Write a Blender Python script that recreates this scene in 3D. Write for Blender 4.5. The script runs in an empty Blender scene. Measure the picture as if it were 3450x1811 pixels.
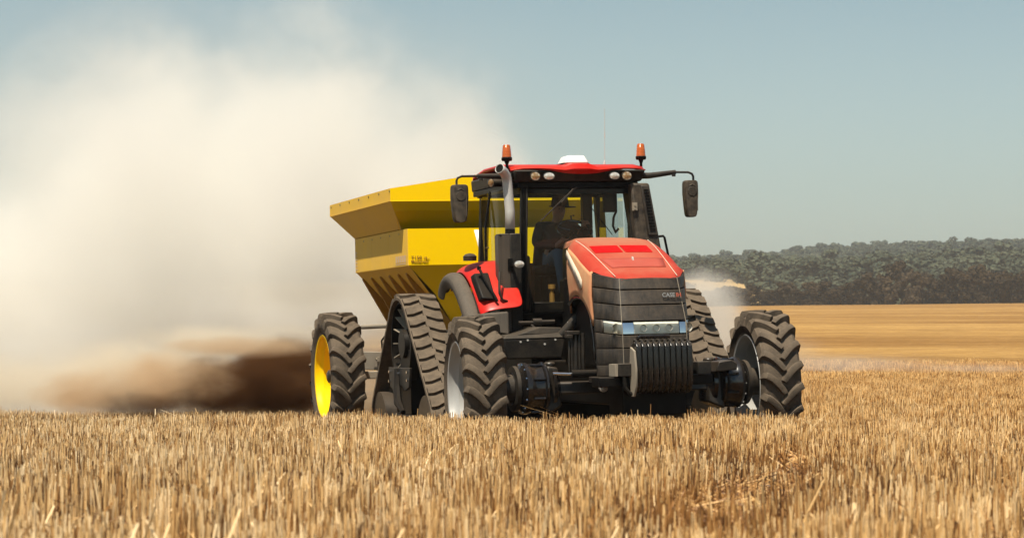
import bpy, bmesh, math, random
import numpy as np
from mathutils import Vector, Matrix, noise as mnoise
random.seed(7); RNG = np.random.default_rng(11)
S = bpy.context.scene
C = S.collection
R = math.radians

# ------------------------------------------------------------------ camera, sky, sun, exposure
cam_d = bpy.data.cameras.new('camera'); cam = bpy.data.objects.new('camera', cam_d); C.objects.link(cam)
S.camera = cam
cam.location = (0, 0, 1.2); cam.rotation_euler = (R(90) + math.atan(194 / 6000), 0, 0)
cam_d.sensor_width = 36; cam_d.lens = 83.85; cam_d.clip_start = 0.1; cam_d.clip_end = 6000
cam_d.dof.use_dof = True; cam_d.dof.focus_distance = 25.0; cam_d.dof.aperture_fstop = 8.0

SUN_EL, SUN_DIR = R(62), Vector((-0.405, -0.914))
w = bpy.data.worlds.new('World'); S.world = w; w.use_nodes = True
nt = w.node_tree; nt.nodes.clear()
sky = nt.nodes.new('ShaderNodeTexSky'); sky.sky_type = 'NISHITA'; sky.sun_disc = False
sky.sun_elevation = SUN_EL; sky.sun_rotation = math.atan2(SUN_DIR.x, SUN_DIR.y) % (2 * math.pi)
sky.air_density = 1.0; sky.dust_density = 2.2; sky.ozone_density = 1.0; sky.altitude = 200
hs = nt.nodes.new('ShaderNodeHueSaturation'); hs.inputs['Saturation'].default_value = 0.62
# the air whitens and greens towards the horizon
wtc = nt.nodes.new('ShaderNodeTexCoord'); wsx = nt.nodes.new('ShaderNodeSeparateXYZ')
wcm = nt.nodes.new('ShaderNodeValToRGB'); we = wcm.color_ramp.elements
we[0].position = .03; we[0].color = (.94, 1.0, .90, 1); we[1].position = .15; we[1].color = (.58, .72, .70, 1); q = we.new(.65); q.color = (.26, .40, .52, 1)
nt.links.new(wtc.outputs['Generated'], wsx.inputs[0]); nt.links.new(wsx.outputs[2], wcm.inputs[0])
tint = nt.nodes.new('ShaderNodeMix'); tint.data_type = 'RGBA'; tint.blend_type = 'MULTIPLY'
tint.inputs[0].default_value = 1.0; nt.links.new(wcm.outputs[0], tint.inputs[7])
bg = nt.nodes.new('ShaderNodeBackground'); bg.inputs[1].default_value = 0.106
wo = nt.nodes.new('ShaderNodeOutputWorld')
nt.links.new(sky.outputs[0], hs.inputs['Color']); nt.links.new(hs.outputs[0], tint.inputs[6])
nt.links.new(tint.outputs[2], bg.inputs[0]); nt.links.new(bg.outputs[0], wo.inputs[0])

sd = bpy.data.lights.new('sun', 'SUN'); sun = bpy.data.objects.new('sun', sd); C.objects.link(sun)
sd.energy = 5.0; sd.angle = R(0.5); sd.color = (1.0, 0.92, 0.77)
v = Vector((SUN_DIR.x * math.cos(SUN_EL), SUN_DIR.y * math.cos(SUN_EL), math.sin(SUN_EL)))
sun.rotation_euler = (-v).to_track_quat('-Z', 'Y').to_euler()

S.view_settings.view_transform = 'Standard'; S.view_settings.look = 'None'
S.view_settings.exposure = 0.50; S.view_settings.gamma = 1.0; S.view_settings.use_curve_mapping = False
S.render.engine = 'CYCLES'
cy = S.cycles
cy.use_denoising = True; cy.max_bounces = 10; cy.diffuse_bounces = 3; cy.glossy_bounces = 3
cy.transmission_bounces = 6; cy.transparent_max_bounces = 16; cy.volume_bounces = 5; cy.use_adaptive_sampling = True; cy.adaptive_threshold = .02
cy.volume_max_steps = 256; cy.sample_clamp_indirect = 6

# ------------------------------------------------------------------ materials
def newmat(name):
    m = bpy.data.materials.new(name); m.use_nodes = True; m.node_tree.nodes.clear(); return m, m.node_tree
def N(nt, t, **k):
    n = nt.nodes.new(t)
    for a, b in k.items(): setattr(n, a, b)
    return n
def put(nt, sock, val):
    if hasattr(val, 'is_output') or isinstance(val, bpy.types.NodeSocket): nt.links.new(val, sock)
    else: sock.default_value = val
def M(nt, op, a, b=0.0, c=None):
    n = N(nt, 'ShaderNodeMath', operation=op)
    put(nt, n.inputs[0], a); put(nt, n.inputs[1], b)
    if c is not None: put(nt, n.inputs[2], c)
    return n.outputs[0]
def clampf(nt, a): 
    n = N(nt, 'ShaderNodeClamp'); put(nt, n.inputs[0], a); return n.outputs[0]
def mixc(nt, f, a, b):
    n = N(nt, 'ShaderNodeMix', data_type='RGBA'); put(nt, n.inputs[0], f)
    put(nt, n.inputs[6], a if not isinstance(a, tuple) else (*a, 1)[:4]); put(nt, n.inputs[7], b if not isinstance(b, tuple) else (*b, 1)[:4])
    return n.outputs[2]
def noise(nt, vec, scale, detail=4, rough=.55, dist=0.0):
    n = N(nt, 'ShaderNodeTexNoise'); nt.links.new(vec, n.inputs['Vector'])
    n.inputs['Scale'].default_value = scale; n.inputs['Detail'].default_value = detail
    n.inputs['Roughness'].default_value = rough; n.inputs['Distortion'].default_value = dist
    return n.outputs['Fac']
def coords(nt, scale=(1, 1, 1), kind='Object'):
    t = N(nt, 'ShaderNodeTexCoord'); mp = N(nt, 'ShaderNodeMapping'); mp.inputs['Scale'].default_value = scale
    nt.links.new(t.outputs[kind], mp.inputs[0]); return mp.outputs[0]
DUST = (0.40, 0.29, 0.185)
def pm(name, base, rough=.5, metal=0., dust=.25, amp=.5, up=.35, scale=5., streak=0., dustcol=DUST, coat=0., bump=.0, spec=.5, var=.12):
    """painted / plastic / metal surface carrying field dust: more where it can settle"""
    m, nt = newmat(name); co = coords(nt)
    n1 = noise(nt, co, scale, 6, .62); n2 = noise(nt, co, scale * 9, 3, .6)
    f = M(nt, 'MULTIPLY_ADD', M(nt, 'SUBTRACT', n1, .5), amp * 2, dust)
    f = M(nt, 'MULTIPLY_ADD', M(nt, 'SUBTRACT', n2, .5), amp * .7, f)
    if streak:
        ns = noise(nt, coords(nt, (14, 14, 1.1)), 2.2, 4, .6)
        f = M(nt, 'MULTIPLY_ADD', M(nt, 'SUBTRACT', ns, .5), streak * 2, f)
    if up:
        g = N(nt, 'ShaderNodeNewGeometry'); sx = N(nt, 'ShaderNodeSeparateXYZ'); nt.links.new(g.outputs['Normal'], sx.inputs[0])
        f = M(nt, 'MULTIPLY_ADD', M(nt, 'MAXIMUM', sx.outputs[2], 0.), up, f)
    f = clampf(nt, f)
    bcol = mixc(nt, noise(nt, co, scale * .6, 2), tuple(x * (1 - var) for x in base), tuple(min(1, x * (1 + var)) for x in base))
    col = mixc(nt, f, bcol, dustcol)
    b = N(nt, 'ShaderNodeBsdfPrincipled'); nt.links.new(col, b.inputs['Base Color'])
    b.inputs['Metallic'].default_value = metal; b.inputs['Specular IOR Level'].default_value = spec
    nt.links.new(M(nt, 'MULTIPLY_ADD', f, .85 - rough if rough < .85 else 0, rough), b.inputs['Roughness'])
    if metal: nt.links.new(M(nt, 'MULTIPLY', M(nt, 'SUBTRACT', 1., f), metal), b.inputs['Metallic'])
    if coat: b.inputs['Coat Weight'].default_value = coat; b.inputs['Coat Roughness'].default_value = .12
    if bump:
        bp = N(nt, 'ShaderNodeBump'); bp.inputs['Strength'].default_value = bump; bp.inputs['Distance'].default_value = .01
        nt.links.new(n2, bp.inputs['Height']); nt.links.new(bp.outputs[0], b.inputs['Normal'])
    o = N(nt, 'ShaderNodeOutputMaterial'); nt.links.new(b.outputs[0], o.inputs[0]); return m
MT = {}
MT['yellow'] = pm('yellow_paint', (.97, .60, .0), .45, dust=.0, amp=.03, up=.05, scale=1.5, dustcol=(.62, .42, .10), var=.03, spec=.15)
MT['yellow_grimy'] = pm('yellow_paint_grimy', (.34, .15, .01), .7, spec=.15, dust=.1, amp=.15, up=0, scale=3, dustcol=(.3, .19, .08))  # yellow paint with the shade on the hopper ribs put into its colour
MT['yellow_dusty'] = pm('yellow_paint_dusty', (.90, .52, .01), .65, spec=.15, dust=.36, amp=.22, up=.1, scale=1.5, streak=.12, dustcol=(.56, .37, .16), var=.05)
MT['red'] = pm('red_paint', (.52, .008, .004), .32, dust=.0, amp=.12, up=.12, scale=3.0, dustcol=(.55, .22, .12), spec=.25)
MT['red_top'] = pm('red_paint_hood_top', (.37, .007, .004), .42, dust=.02, amp=.28, up=.18, scale=1.6, dustcol=(.52, .21, .11), spec=.2)
def hooddust():
    m = MT['red_top']; nt = m.node_tree; b = [n for n in nt.nodes if n.type == 'BSDF_PRINCIPLED'][0]
    t = N(nt, 'ShaderNodeTexCoord'); sx = N(nt, 'ShaderNodeSeparateXYZ'); nt.links.new(t.outputs['Object'], sx.inputs[0])
    ax = M(nt, 'ABSOLUTE', sx.outputs[0]); nn = noise(nt, t.outputs['Object'], 4, 5, .65)
    mid = clampf(nt, M(nt, 'MULTIPLY', M(nt, 'SUBTRACT', .40, ax), 14.)); back = clampf(nt, M(nt, 'MULTIPLY', M(nt, 'SUBTRACT', sx.outputs[1], .0), 1.6))
    nose = clampf(nt, M(nt, 'MULTIPLY', M(nt, 'ADD', sx.outputs[1], .60), 7.))
    f = M(nt, 'ADD', M(nt, 'MULTIPLY', M(nt, 'MULTIPLY', mid, nose), .22), M(nt, 'MULTIPLY', back, .42))
    f = clampf(nt, M(nt, 'ADD', f, M(nt, 'MULTIPLY', M(nt, 'SUBTRACT', nn, .5), .5)))
    old = b.inputs['Base Color'].links[0].from_socket
    nt.links.new(mixc(nt, f, old, (.42, .22, .125)), b.inputs['Base Color'])
hooddust()
MT['mirror'] = pm('mirror_back_dusty', (.02, .017, .014), .5, spec=.25, dust=.16, amp=.40, up=.1, scale=14, streak=.1, dustcol=(.24, .175, .115), bump=.3)
MT['red_dull'] = pm('red_paint_dull', (.36, .028, .016), .6, spec=.2, dust=.10, amp=.10, up=.12, scale=6, dustcol=(.5, .26, .18))
MT['red_clean'] = pm('red_paint_clean', (.60, .006, .005), .4, dust=0, amp=.02, up=.0, spec=.2)
MT['red_side'] = pm('red_paint_side_dust', (.55, .03, .015), .5, dust=.74, amp=.32, up=.0, scale=4, streak=.30, dustcol=(.60, .36, .17))
MT['grille'] = pm('dark_plastic_dusty', (.024, .021, .018), .5, spec=.3, dust=.07, amp=.22, up=.06, scale=4, streak=.14, dustcol=(.27, .19, .12), bump=.25)
MT['plastic'] = pm('dark_plastic', (.013, .012, .011), .45, spec=.2, dust=.03, amp=.12, up=.16, scale=6, dustcol=(.33, .25, .17))
MT['black'] = pm('black_steel', (.005, .0045, .004), .45, spec=.12, dust=.0, amp=.04, up=.08, scale=7, dustcol=(.30, .22, .15))
MT['blackgloss'] = pm('black_gloss', (.008, .007, .007), .16, dust=.0, amp=.03, up=.04, coat=.3)
MT['flare'] = pm('grey_rubber_flare', (.034, .031, .028), .7, spec=.25, dust=.14, amp=.12, up=.12, scale=4, streak=.1, dustcol=(.33, .25, .17))
MT['tyre'] = pm('tyre_rubber', (.016, .014, .012), .9, dust=.34, amp=.38, up=.14, scale=7, dustcol=(.235, .175, .12), bump=.4, spec=.2)
MT['belt'] = pm('track_rubber', (.018, .016, .014), .9, dust=.38, amp=.40, up=.12, scale=9, dustcol=(.25, .185, .125), bump=.4, spec=.2)
MT['rimdark'] = pm('rim_centre', (.05, .042, .035), .6, spec=.2, dust=.2, amp=.25, up=.1, dustcol=(.20, .15, .10))  # shade inside the silver front rims, put into a dark disc colour
MT['silver'] = pm('silver_rim', (.37, .365, .35), .45, metal=.1, dust=.06, amp=.06, up=.05, scale=5, dustcol=(.5, .42, .33))
MT['steel'] = pm('stainless_stack', (.60, .58, .54), .42, metal=.4, dust=.26, amp=.5, up=.0, scale=9, streak=.3, dustcol=(.42, .37, .30))
MT['chrome'] = pm('chrome', (.75, .76, .78), .06, metal=1., dust=.0, amp=.03, up=0)
MT['iron'] = pm('cast_iron_black', (.009, .008, .007), .32, spec=.35, dust=.03, amp=.12, up=.18, scale=9, dustcol=(.30, .22, .15))
MT['weight'] = pm('weight_paint', (.010, .009, .008), .24, dust=.0, amp=.12, up=.22, scale=8, streak=.22, dustcol=(.27, .21, .15))
MT['frame'] = pm('grey_frame_dusty', (.14, .12, .095), .7, dust=.45, amp=.25, up=.2, scale=5, dustcol=(.38, .31, .22))
MT['white'] = pm('white_plastic', (.80, .79, .74), .35, dust=.03, amp=.06, up=.1, dustcol=(.6, .5, .38))
MT['decal'] = pm('pale_decal', (.66, .58, .46), .6, dust=.2, amp=.25, up=0, dustcol=(.56, .42, .25))
MT['decalgrey'] = pm('grey_decal', (.38, .34, .29), .6, dust=.2, amp=.2, up=0)
MT['brownprint'] = pm('brown_print', (.27, .12, .015), .5, dust=.0, amp=.03, up=0)
MT['fadeprint'] = pm('faded_print', (.62, .44, .30), .7, dust=.3, amp=.3, up=0, dustcol=(.70, .46, .15))
MT['letters'] = pm('grey_letters', (.30, .31, .31), .35, metal=.5, dust=.15, amp=.1, up=0)
MT['letterred'] = pm('red_letters', (.40, .05, .02), .4, dust=.15, amp=.1, up=0)
MT['shirt'] = pm('dark_shirt', (.018, .018, .022), .95, dust=.0, amp=.03, up=0)
MT['jeans'] = pm('blue_jeans', (.085, .125, .165), .95, dust=.05, amp=.15, up=0, dustcol=(.15, .19, .22), bump=.3)
MT['hat'] = pm('dark_hat', (.020, .017, .016), .9, dust=.05, amp=.05, up=.1)
MT['skin'] = pm('skin', (.28, .15, .10), .5, dust=0, amp=.05, up=0)
MT['boot'] = pm('boot', (.20, .16, .12), .7, dust=.2, amp=.2, up=0)
MT['seat'] = pm('seat_cloth', (.015, .015, .016), .9, dust=.02, amp=.02, up=0)
MT['brass'] = pm('amber_plastic', (.50, .22, .04), .35, metal=.4, dust=.1, amp=.1, up=0)

def glassmat(name, tint, refl=1.0, dusty=.0):
    m, nt = newmat(name)
    tr = N(nt, 'ShaderNodeBsdfTransparent'); tr.inputs[0].default_value = (*tint, 1)
    gl = N(nt, 'ShaderNodeBsdfGlossy'); gl.inputs['Roughness'].default_value = .02; gl.inputs[0].default_value = (1, 1, 1, 1)
    fr = N(nt, 'ShaderNodeFresnel'); fr.inputs[0].default_value = 1.5
    mx = N(nt, 'ShaderNodeMixShader'); nt.links.new(M(nt, 'MULTIPLY', fr.outputs[0], refl), mx.inputs[0])
    nt.links.new(tr.outputs[0], mx.inputs[1]); nt.links.new(gl.outputs[0], mx.inputs[2])
    df = N(nt, 'ShaderNodeBsdfDiffuse'); df.inputs[0].default_value = (*DUST, 1)
    mx2 = N(nt, 'ShaderNodeMixShader')
    nn = noise(nt, coords(nt, (1, 1, .5)), 2.2, 5)
    nt.links.new(clampf(nt, M(nt, 'MULTIPLY', nn, dusty * 2)), mx2.inputs[0])
    nt.links.new(mx.outputs[0], mx2.inputs[1]); nt.links.new(df.outputs[0], mx2.inputs[2])
    o = N(nt, 'ShaderNodeOutputMaterial'); nt.links.new(mx2.outputs[0], o.inputs[0]); return m
MT['glass'] = glassmat('cab_glass', (.80, .88, .88), .55, .03)
MT['glass_side'] = glassmat('cab_side_glass', (.84, .90, .90), .30, .02)
MT['lens'] = glassmat('clear_lens', (.97, .97, .96), 1.0, .03)
MT['reflector'] = pm('lamp_reflector', (.95, .89, .76), .35, metal=.0, dust=0, amp=.05, up=0)
def lampmat(name, col, inner=(.8, .8, .76), cells=26.):
    m, nt = newmat(name); co = coords(nt)
    vo = N(nt, 'ShaderNodeTexVoronoi'); nt.links.new(co, vo.inputs[0]); vo.inputs['Scale'].default_value = cells
    b = N(nt, 'ShaderNodeBsdfPrincipled'); nt.links.new(mixc(nt, M(nt, 'MULTIPLY', vo.outputs[0], 1.6), inner, col), b.inputs['Base Color'])
    b.inputs['Roughness'].default_value = .18; b.inputs['Metallic'].default_value = .35; b.inputs['Coat Weight'].default_value = 1
    bp = N(nt, 'ShaderNodeBump'); bp.inputs['Strength'].default_value = .6; bp.inputs['Distance'].default_value = .01
    nt.links.new(vo.outputs[0], bp.inputs['Height']); nt.links.new(bp.outputs[0], b.inputs['Normal'])
    o = N(nt, 'ShaderNodeOutputMaterial'); nt.links.new(b.outputs[0], o.inputs[0]); return m
MT['lamp'] = lampmat('lamp_face', (.66, .60, .50), (.95, .92, .84))
MT['lampwarm'] = lampmat('lamp_face_warm', (.36, .20, .07), (.75, .66, .5))
def ambermat():
    m, nt = newmat('amber_lens'); b = N(nt, 'ShaderNodeBsdfPrincipled')
    b.inputs['Base Color'].default_value = (.62, .13, .003, 1); b.inputs['Roughness'].default_value = .15
    b.inputs['Transmission Weight'].default_value = .25; b.inputs['Subsurface Weight'].default_value = .1
    b.inputs['Subsurface Radius'].default_value = (.05, .02, .005); b.inputs['Coat Weight'].default_value = 1
    co = coords(nt); wv = N(nt, 'ShaderNodeTexWave', bands_direction='Z'); nt.links.new(co, wv.inputs[0]); wv.inputs['Scale'].default_value = 18
    bp = N(nt, 'ShaderNodeBump'); bp.inputs['Strength'].default_value = .4; bp.inputs['Distance'].default_value = .004
    nt.links.new(wv.outputs[0], bp.inputs['Height']); nt.links.new(bp.outputs[0], b.inputs['Normal'])
    o = N(nt, 'ShaderNodeOutputMaterial'); nt.links.new(b.outputs[0], o.inputs[0]); return m
MT['amber'] = ambermat()
def meshmat():
    """perforated sheet: dark holes in a regular staggered grid"""
    m, nt = newmat('perforated_shield')
    t = N(nt, 'ShaderNodeTexCoord'); sx = N(nt, 'ShaderNodeSeparateXYZ'); nt.links.new(t.outputs['Object'], sx.inputs[0])
    p = .026
    row = M(nt, 'FLOOR', M(nt, 'DIVIDE', sx.outputs[2], p * .5))
    xo = M(nt, 'ADD', M(nt, 'DIVIDE', M(nt, 'ADD', sx.outputs[0], sx.outputs[1]), p), M(nt, 'MULTIPLY', M(nt, 'MODULO', row, 2.), .5))
    fx = M(nt, 'ABSOLUTE', M(nt, 'SUBTRACT', M(nt, 'FRACT', xo), .5)); fz = M(nt, 'ABSOLUTE', M(nt, 'SUBTRACT', M(nt, 'FRACT', M(nt, 'DIVIDE', sx.outputs[2], p * .5)), .5))
    hole = M(nt, 'LESS_THAN', M(nt, 'ADD', fx, M(nt, 'MULTIPLY', fz, .5)), .30)
    n1 = noise(nt, coords(nt), 5, 4)
    col = mixc(nt, n1, (.035, .027, .02), (.13, .092, .06)); col = mixc(nt, hole, col, (.003, .003, .003))
    b = N(nt, 'ShaderNodeBsdfPrincipled'); nt.links.new(col, b.inputs['Base Color']); b.inputs['Roughness'].default_value = .5
    o = N(nt, 'ShaderNodeOutputMaterial'); nt.links.new(b.outputs[0], o.inputs[0]); return m
MT['perf'] = meshmat()

# ------------------------------------------------------------------ mesh helpers
class MB:
    def __init__(s): s.v = []; s.f = []
    def add(s, vs, fs):
        o = len(s.v); s.v += [tuple(map(float, p)) for p in vs]; s.f += [tuple(i + o for i in f) for f in fs]; return s
    def box(s, x0, x1, y0, y1, z0, z1):
        return s.hexa([(x0, y0, z0), (x1, y0, z0), (x1, y1, z0), (x0, y1, z0), (x0, y0, z1), (x1, y0, z1), (x1, y1, z1), (x0, y1, z1)])
    def hexa(s, p):
        return s.add(p, [(0, 3, 2, 1), (4, 5, 6, 7), (0, 1, 5, 4), (1, 2, 6, 5), (2, 3, 7, 6), (3, 0, 4, 7)])
    def prism(s, prof, a, b, axis='x'):
        def P(u, w_, t): return (t, u, w_) if axis == 'x' else ((u, t, w_) if axis == 'y' else (u, w_, t))
        n = len(prof)
        s.add([P(u, w_, a) for u, w_ in prof] + [P(u, w_, b) for u, w_ in prof],
              [tuple(range(n - 1, -1, -1)), tuple(range(n, 2 * n))] + [(i, (i + 1) % n, n + (i + 1) % n, n + i) for i in range(n)])
        return s
    def tube(s, pts, r, n=8, cap=True):
        pts = [Vector(p) for p in pts]; k = len(pts); rs = r if isinstance(r, (list, tuple)) else [r] * k
        T = [(pts[min(i + 1, k - 1)] - pts[max(i - 1, 0)]).normalized() for i in range(k)]
        u = T[0].orthogonal().normalized(); vs = []; fs = []
        for i in range(k):
            u = (u - T[i] * u.dot(T[i])).normalized(); w_ = T[i].cross(u)
            for j in range(n):
                a = 2 * math.pi * (j + .5) / n; vs.append(pts[i] + (u * math.cos(a) + w_ * math.sin(a)) * rs[i])
        for i in range(k - 1):
            for j in range(n): a = i * n + j; b = i * n + (j + 1) % n; fs.append((a, b, b + n, a + n))
        if cap: fs += [tuple(range(n - 1, -1, -1)), tuple(range((k - 1) * n, k * n))]
        return s.add(vs, fs)
    def lathe(s, prof, c=(0, 0, 0), axis='x', n=32, a0=0, a1=2 * math.pi, close=False):
        vs = []; fs = []; full = abs(a1 - a0 - 2 * math.pi) < 1e-6; m = n if full else n + 1; k = len(prof)
        for j in range(m):
            a = a0 + (a1 - a0) * j / n; ca, sa = math.cos(a), math.sin(a)
            for (t, r) in prof:
                p = {'x': (t, r * ca, r * sa), 'z': (r * ca, r * sa, t), 'y': (r * ca, t, -r * sa)}[axis]
                vs.append((p[0] + c[0], p[1] + c[1], p[2] + c[2]))
        for j in range(n):
            j2 = (j + 1) % m
            for i in range(k if close else k - 1): i2 = (i + 1) % k; fs.append((j * k + i, j * k + i2, j2 * k + i2, j2 * k + i))
        return s.add(vs, fs)
    def grid(s, rows):
        k = len(rows[0]); vs = [p for r in rows for p in r]
        return s.add(vs, [(i * k + j, i * k + j + 1, (i + 1) * k + j + 1, (i + 1) * k + j) for i in range(len(rows) - 1) for j in range(k - 1)])
    def cyl(s, p0, p1, r, n=20): return s.tube([p0, p1], r, n)
    def mesh(s, name, mat, sharp=.6):
        me = bpy.data.meshes.new(name); me.from_pydata(s.v, [], s.f)
        bm = bmesh.new(); bm.from_mesh(me)
        bmesh.ops.recalc_face_normals(bm, faces=bm.faces)
        for f in bm.faces: f.smooth = True
        for e in bm.edges:
            if len(e.link_faces) == 2 and e.calc_face_angle(0) > sharp: e.smooth = False
        bm.to_mesh(me); bm.free()
        if mat: me.materials.append(MT[mat] if isinstance(mat, str) else mat)
        return me
def ob(name, data, parent=None, loc=(0, 0, 0), rot=None, label=None):
    o = bpy.data.objects.new(name, data); C.objects.link(o)
    if parent: o.parent = parent
    o.location = loc
    if rot: o.rotation_euler = rot
    if label: o['label'] = label
    return o
SMALL = {'wheel_nut', 'bolt', 'rivet', 'hub_bolt', 'hub_rib', 'intake_louvre', 'wheel_rib', 'faded_side_lettering', 'stripe_mark', 'eyes', 'fingers', 'hose', 'mirror_rib'}
def part(name, mb, mat, parent, loc=(0, 0, 0), bev=0., solid=0., sub=0, label=None, rot=None, sharp=.6, flat=False):
    o = ob(name, mb.mesh(name, mat, sharp), parent, loc, rot, label)
    if name in SMALL: o['kind'] = 'stuff'
    if flat: o.data.polygons.foreach_set('use_smooth', [False] * len(o.data.polygons))
    if solid: m = o.modifiers.new('solid', 'SOLIDIFY'); m.thickness = solid; m.offset = -1
    if bev: m = o.modifiers.new('bevel', 'BEVEL'); m.width = bev; m.segments = 2; m.limit_method = 'ANGLE'; m.angle_limit = R(35)
    if sub: m = o.modifiers.new('sub', 'SUBSURF'); m.levels = sub; m.render_levels = sub
    return o
def tag(o, label=None, cat=None, group=None, kind=None):
    if label: o['label'] = label
    if cat: o['category'] = cat
    if group: o['group'] = group
    if kind: o['kind'] = kind
    return o
def text(name, body, mat, parent, origin, right, up, size, bold=.0, label=None):
    cu = bpy.data.curves.new(name, 'FONT'); cu.body = body; cu.size = size; cu.extrude = .0015; cu.offset = bold
    tmp = bpy.data.objects.new('tmp', cu); C.objects.link(tmp)
    dg = bpy.context.evaluated_depsgraph_get(); me = bpy.data.meshes.new_from_object(tmp.evaluated_get(dg))
    bpy.data.objects.remove(tmp); me.materials.clear(); me.materials.append(MT[mat]); me.name = name
    r_ = Vector(right).normalized(); u_ = Vector(up); u_ = (u_ - r_ * u_.dot(r_)).normalized(); n_ = r_.cross(u_)
    mt = Matrix((r_, u_, n_)).transposed().to_4x4(); mt.translation = Vector(origin)
    me.transform(mt)
    return ob(name, me, parent, label=label)

# ------------------------------------------------------------------ terrain
def sm(a, b, t): t = np.clip((t - a) / (b - a), 0, 1); return t * t * (3 - 2 * t)
YL = [-30, 10, 15, 18, 20.5, 22.6, 24, 27, 33, 40, 60, 90, 150, 500, 560, 620]
ZL = [.55, .51, .49, .475, .44, .17, .0, .0, -.03, -.12, -.65, -.6, 1.0, 9.9, 8.6, 10.]
ZR = [.55, .51, .49, .475, .46, .44, .43, .42, .40, .38, .33, .36, 1.75, 9.9, 8.6, 10.]
def G(x, y):
    x = np.asarray(x, float); y = np.asarray(y, float)
    l = np.interp(y, YL, ZL); r = np.interp(y, YL, ZR)
    b = sm(.095 * y + .45, .095 * y + 1.25, x) * sm(17, 22, y) + 0 * x
    z = l * (1 - b) + r * b
    z = z + sm(62, 68, y) * (1 - sm(80, 92, y)) * -.45 * b
    z = z + (x - 78) / 57 * .55 * sm(150, 500, y) * 1.0
    z = z + .018 * np.sin(x * 1.1 + 1.3) * sm(4, 10, y) * (1 - sm(22, 24, y)) + .02 * np.sin(x * .47 + y * .3)
    z = z - .085 * sm(-1.3, -.2, x) * (1 - sm(.4, 1.4, x)) * sm(13, 18, y) * (1 - sm(20, 22.5, y)) - .045 * sm(.2, 1.2, x) * (1 - sm(2.6, 3.4, x)) * sm(14, 18, y) * (1 - sm(20, 22.5, y))
    z = z - .035 * (1 - sm(-3.4, -2.2, x)) * sm(14, 19, y) * (1 - sm(20, 22.5, y))
    return z
def sheet(name, xs, ys, zf, mat):
    X, Y = np.meshgrid(xs, ys); Z = zf(X, Y); k = len(xs)
    vs = np.stack([X, Y, Z], -1).reshape(-1, 3).tolist()
    fs = [(i * k + j, i * k + j + 1, (i + 1) * k + j + 1, (i + 1) * k + j) for i in range(len(ys) - 1) for j in range(k - 1)]
    me = bpy.data.meshes.new(name); me.from_pydata(vs, [], fs)
    for p in me.polygons: p.use_smooth = True
    me.materials.append(mat); o = bpy.data.objects.new(name, me); C.objects.link(o); return o
def groundmat():
    m, nt = newmat('stubble_field_ground')
    t = N(nt, 'ShaderNodeTexCoord'); sx = N(nt, 'ShaderNodeSeparateXYZ'); nt.links.new(t.outputs['Object'], sx.inputs[0])
    fine = noise(nt, coords(nt, (1, 1, 1)), 5, 6, .7)
    near = mixc(nt, fine, (.035, .017, .006), (.16, .09, .036))
    # swaths left by the header run across the far field
    band = noise(nt, coords(nt, (.010, .040, 0)), 1.0, 7, .66, .6)
    band2 = noise(nt, coords(nt, (.020, .13, 0)), 1.0, 6, .7, .8)
    blotch = noise(nt, coords(nt, (.02, .03, 0)), 1.0, 5, .6)
    fb = clampf(nt, M(nt, 'MULTIPLY_ADD', M(nt, 'SUBTRACT', band, .5), 3.6, M(nt, 'MULTIPLY_ADD', M(nt, 'SUBTRACT', band2, .5), 2.4, M(nt, 'MULTIPLY_ADD', M(nt, 'SUBTRACT', blotch, .5), 1.1, .52))))
    speck = noise(nt, coords(nt, (.16, .40, 0)), 1.5, 7, .85)
    fine2 = noise(nt, coords(nt, (1.1, 2.6, 0)), 1.2, 3, .7)
    far = mixc(nt, fb, (.235, .115, .036), (.50, .295, .10))
    far = mixc(nt, clampf(nt, M(nt, 'MULTIPLY', M(nt, 'SUBTRACT', .60, speck), 3.2)), far, (.16, .085, .03))
    far = mixc(nt, clampf(nt, M(nt, 'MULTIPLY', M(nt, 'SUBTRACT', .52, fine2), 2.6)), far, (.20, .11, .04))
    far = mixc(nt, clampf(nt, M(nt, 'MULTIPLY', M(nt, 'SUBTRACT', fine2, .56), 3.)), far, (.66, .44, .19))
    mr = N(nt, 'ShaderNodeMapRange'); mr.inputs[1].default_value = 60; mr.inputs[2].default_value = 110
    nt.links.new(sx.outputs[1], mr.inputs[0])
    b = N(nt, 'ShaderNodeBsdfPrincipled'); nt.links.new(mixc(nt, mr.outputs[0], near, far), b.inputs['Base Color'])
    b.inputs['Roughness'].default_value = 1.; b.inputs['Specular IOR Level'].default_value = 0.
    bp = N(nt, 'ShaderNodeBump'); bp.inputs['Strength'].default_value = .8; bp.inputs['Distance'].default_value = .15
    nt.links.new(speck, bp.inputs['Height']); nt.links.new(bp.outputs[0], b.inputs['Normal'])
    o = N(nt, 'ShaderNodeOutputMaterial'); nt.links.new(b.outputs[0], o.inputs[0]); return m
ys = np.concatenate([np.arange(-30, 0, 3), np.arange(0, 36, .5), np.arange(36, 110, 2), np.arange(110, 640, 10)])
xs = np.concatenate([np.arange(-700, -60, 20), np.arange(-60, -12, 4), np.arange(-12, 14, .4), np.arange(14, 60, 2), np.arange(60, 800, 20)])
tag(sheet('ground', xs, ys, G, groundmat()), kind='structure')

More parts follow.
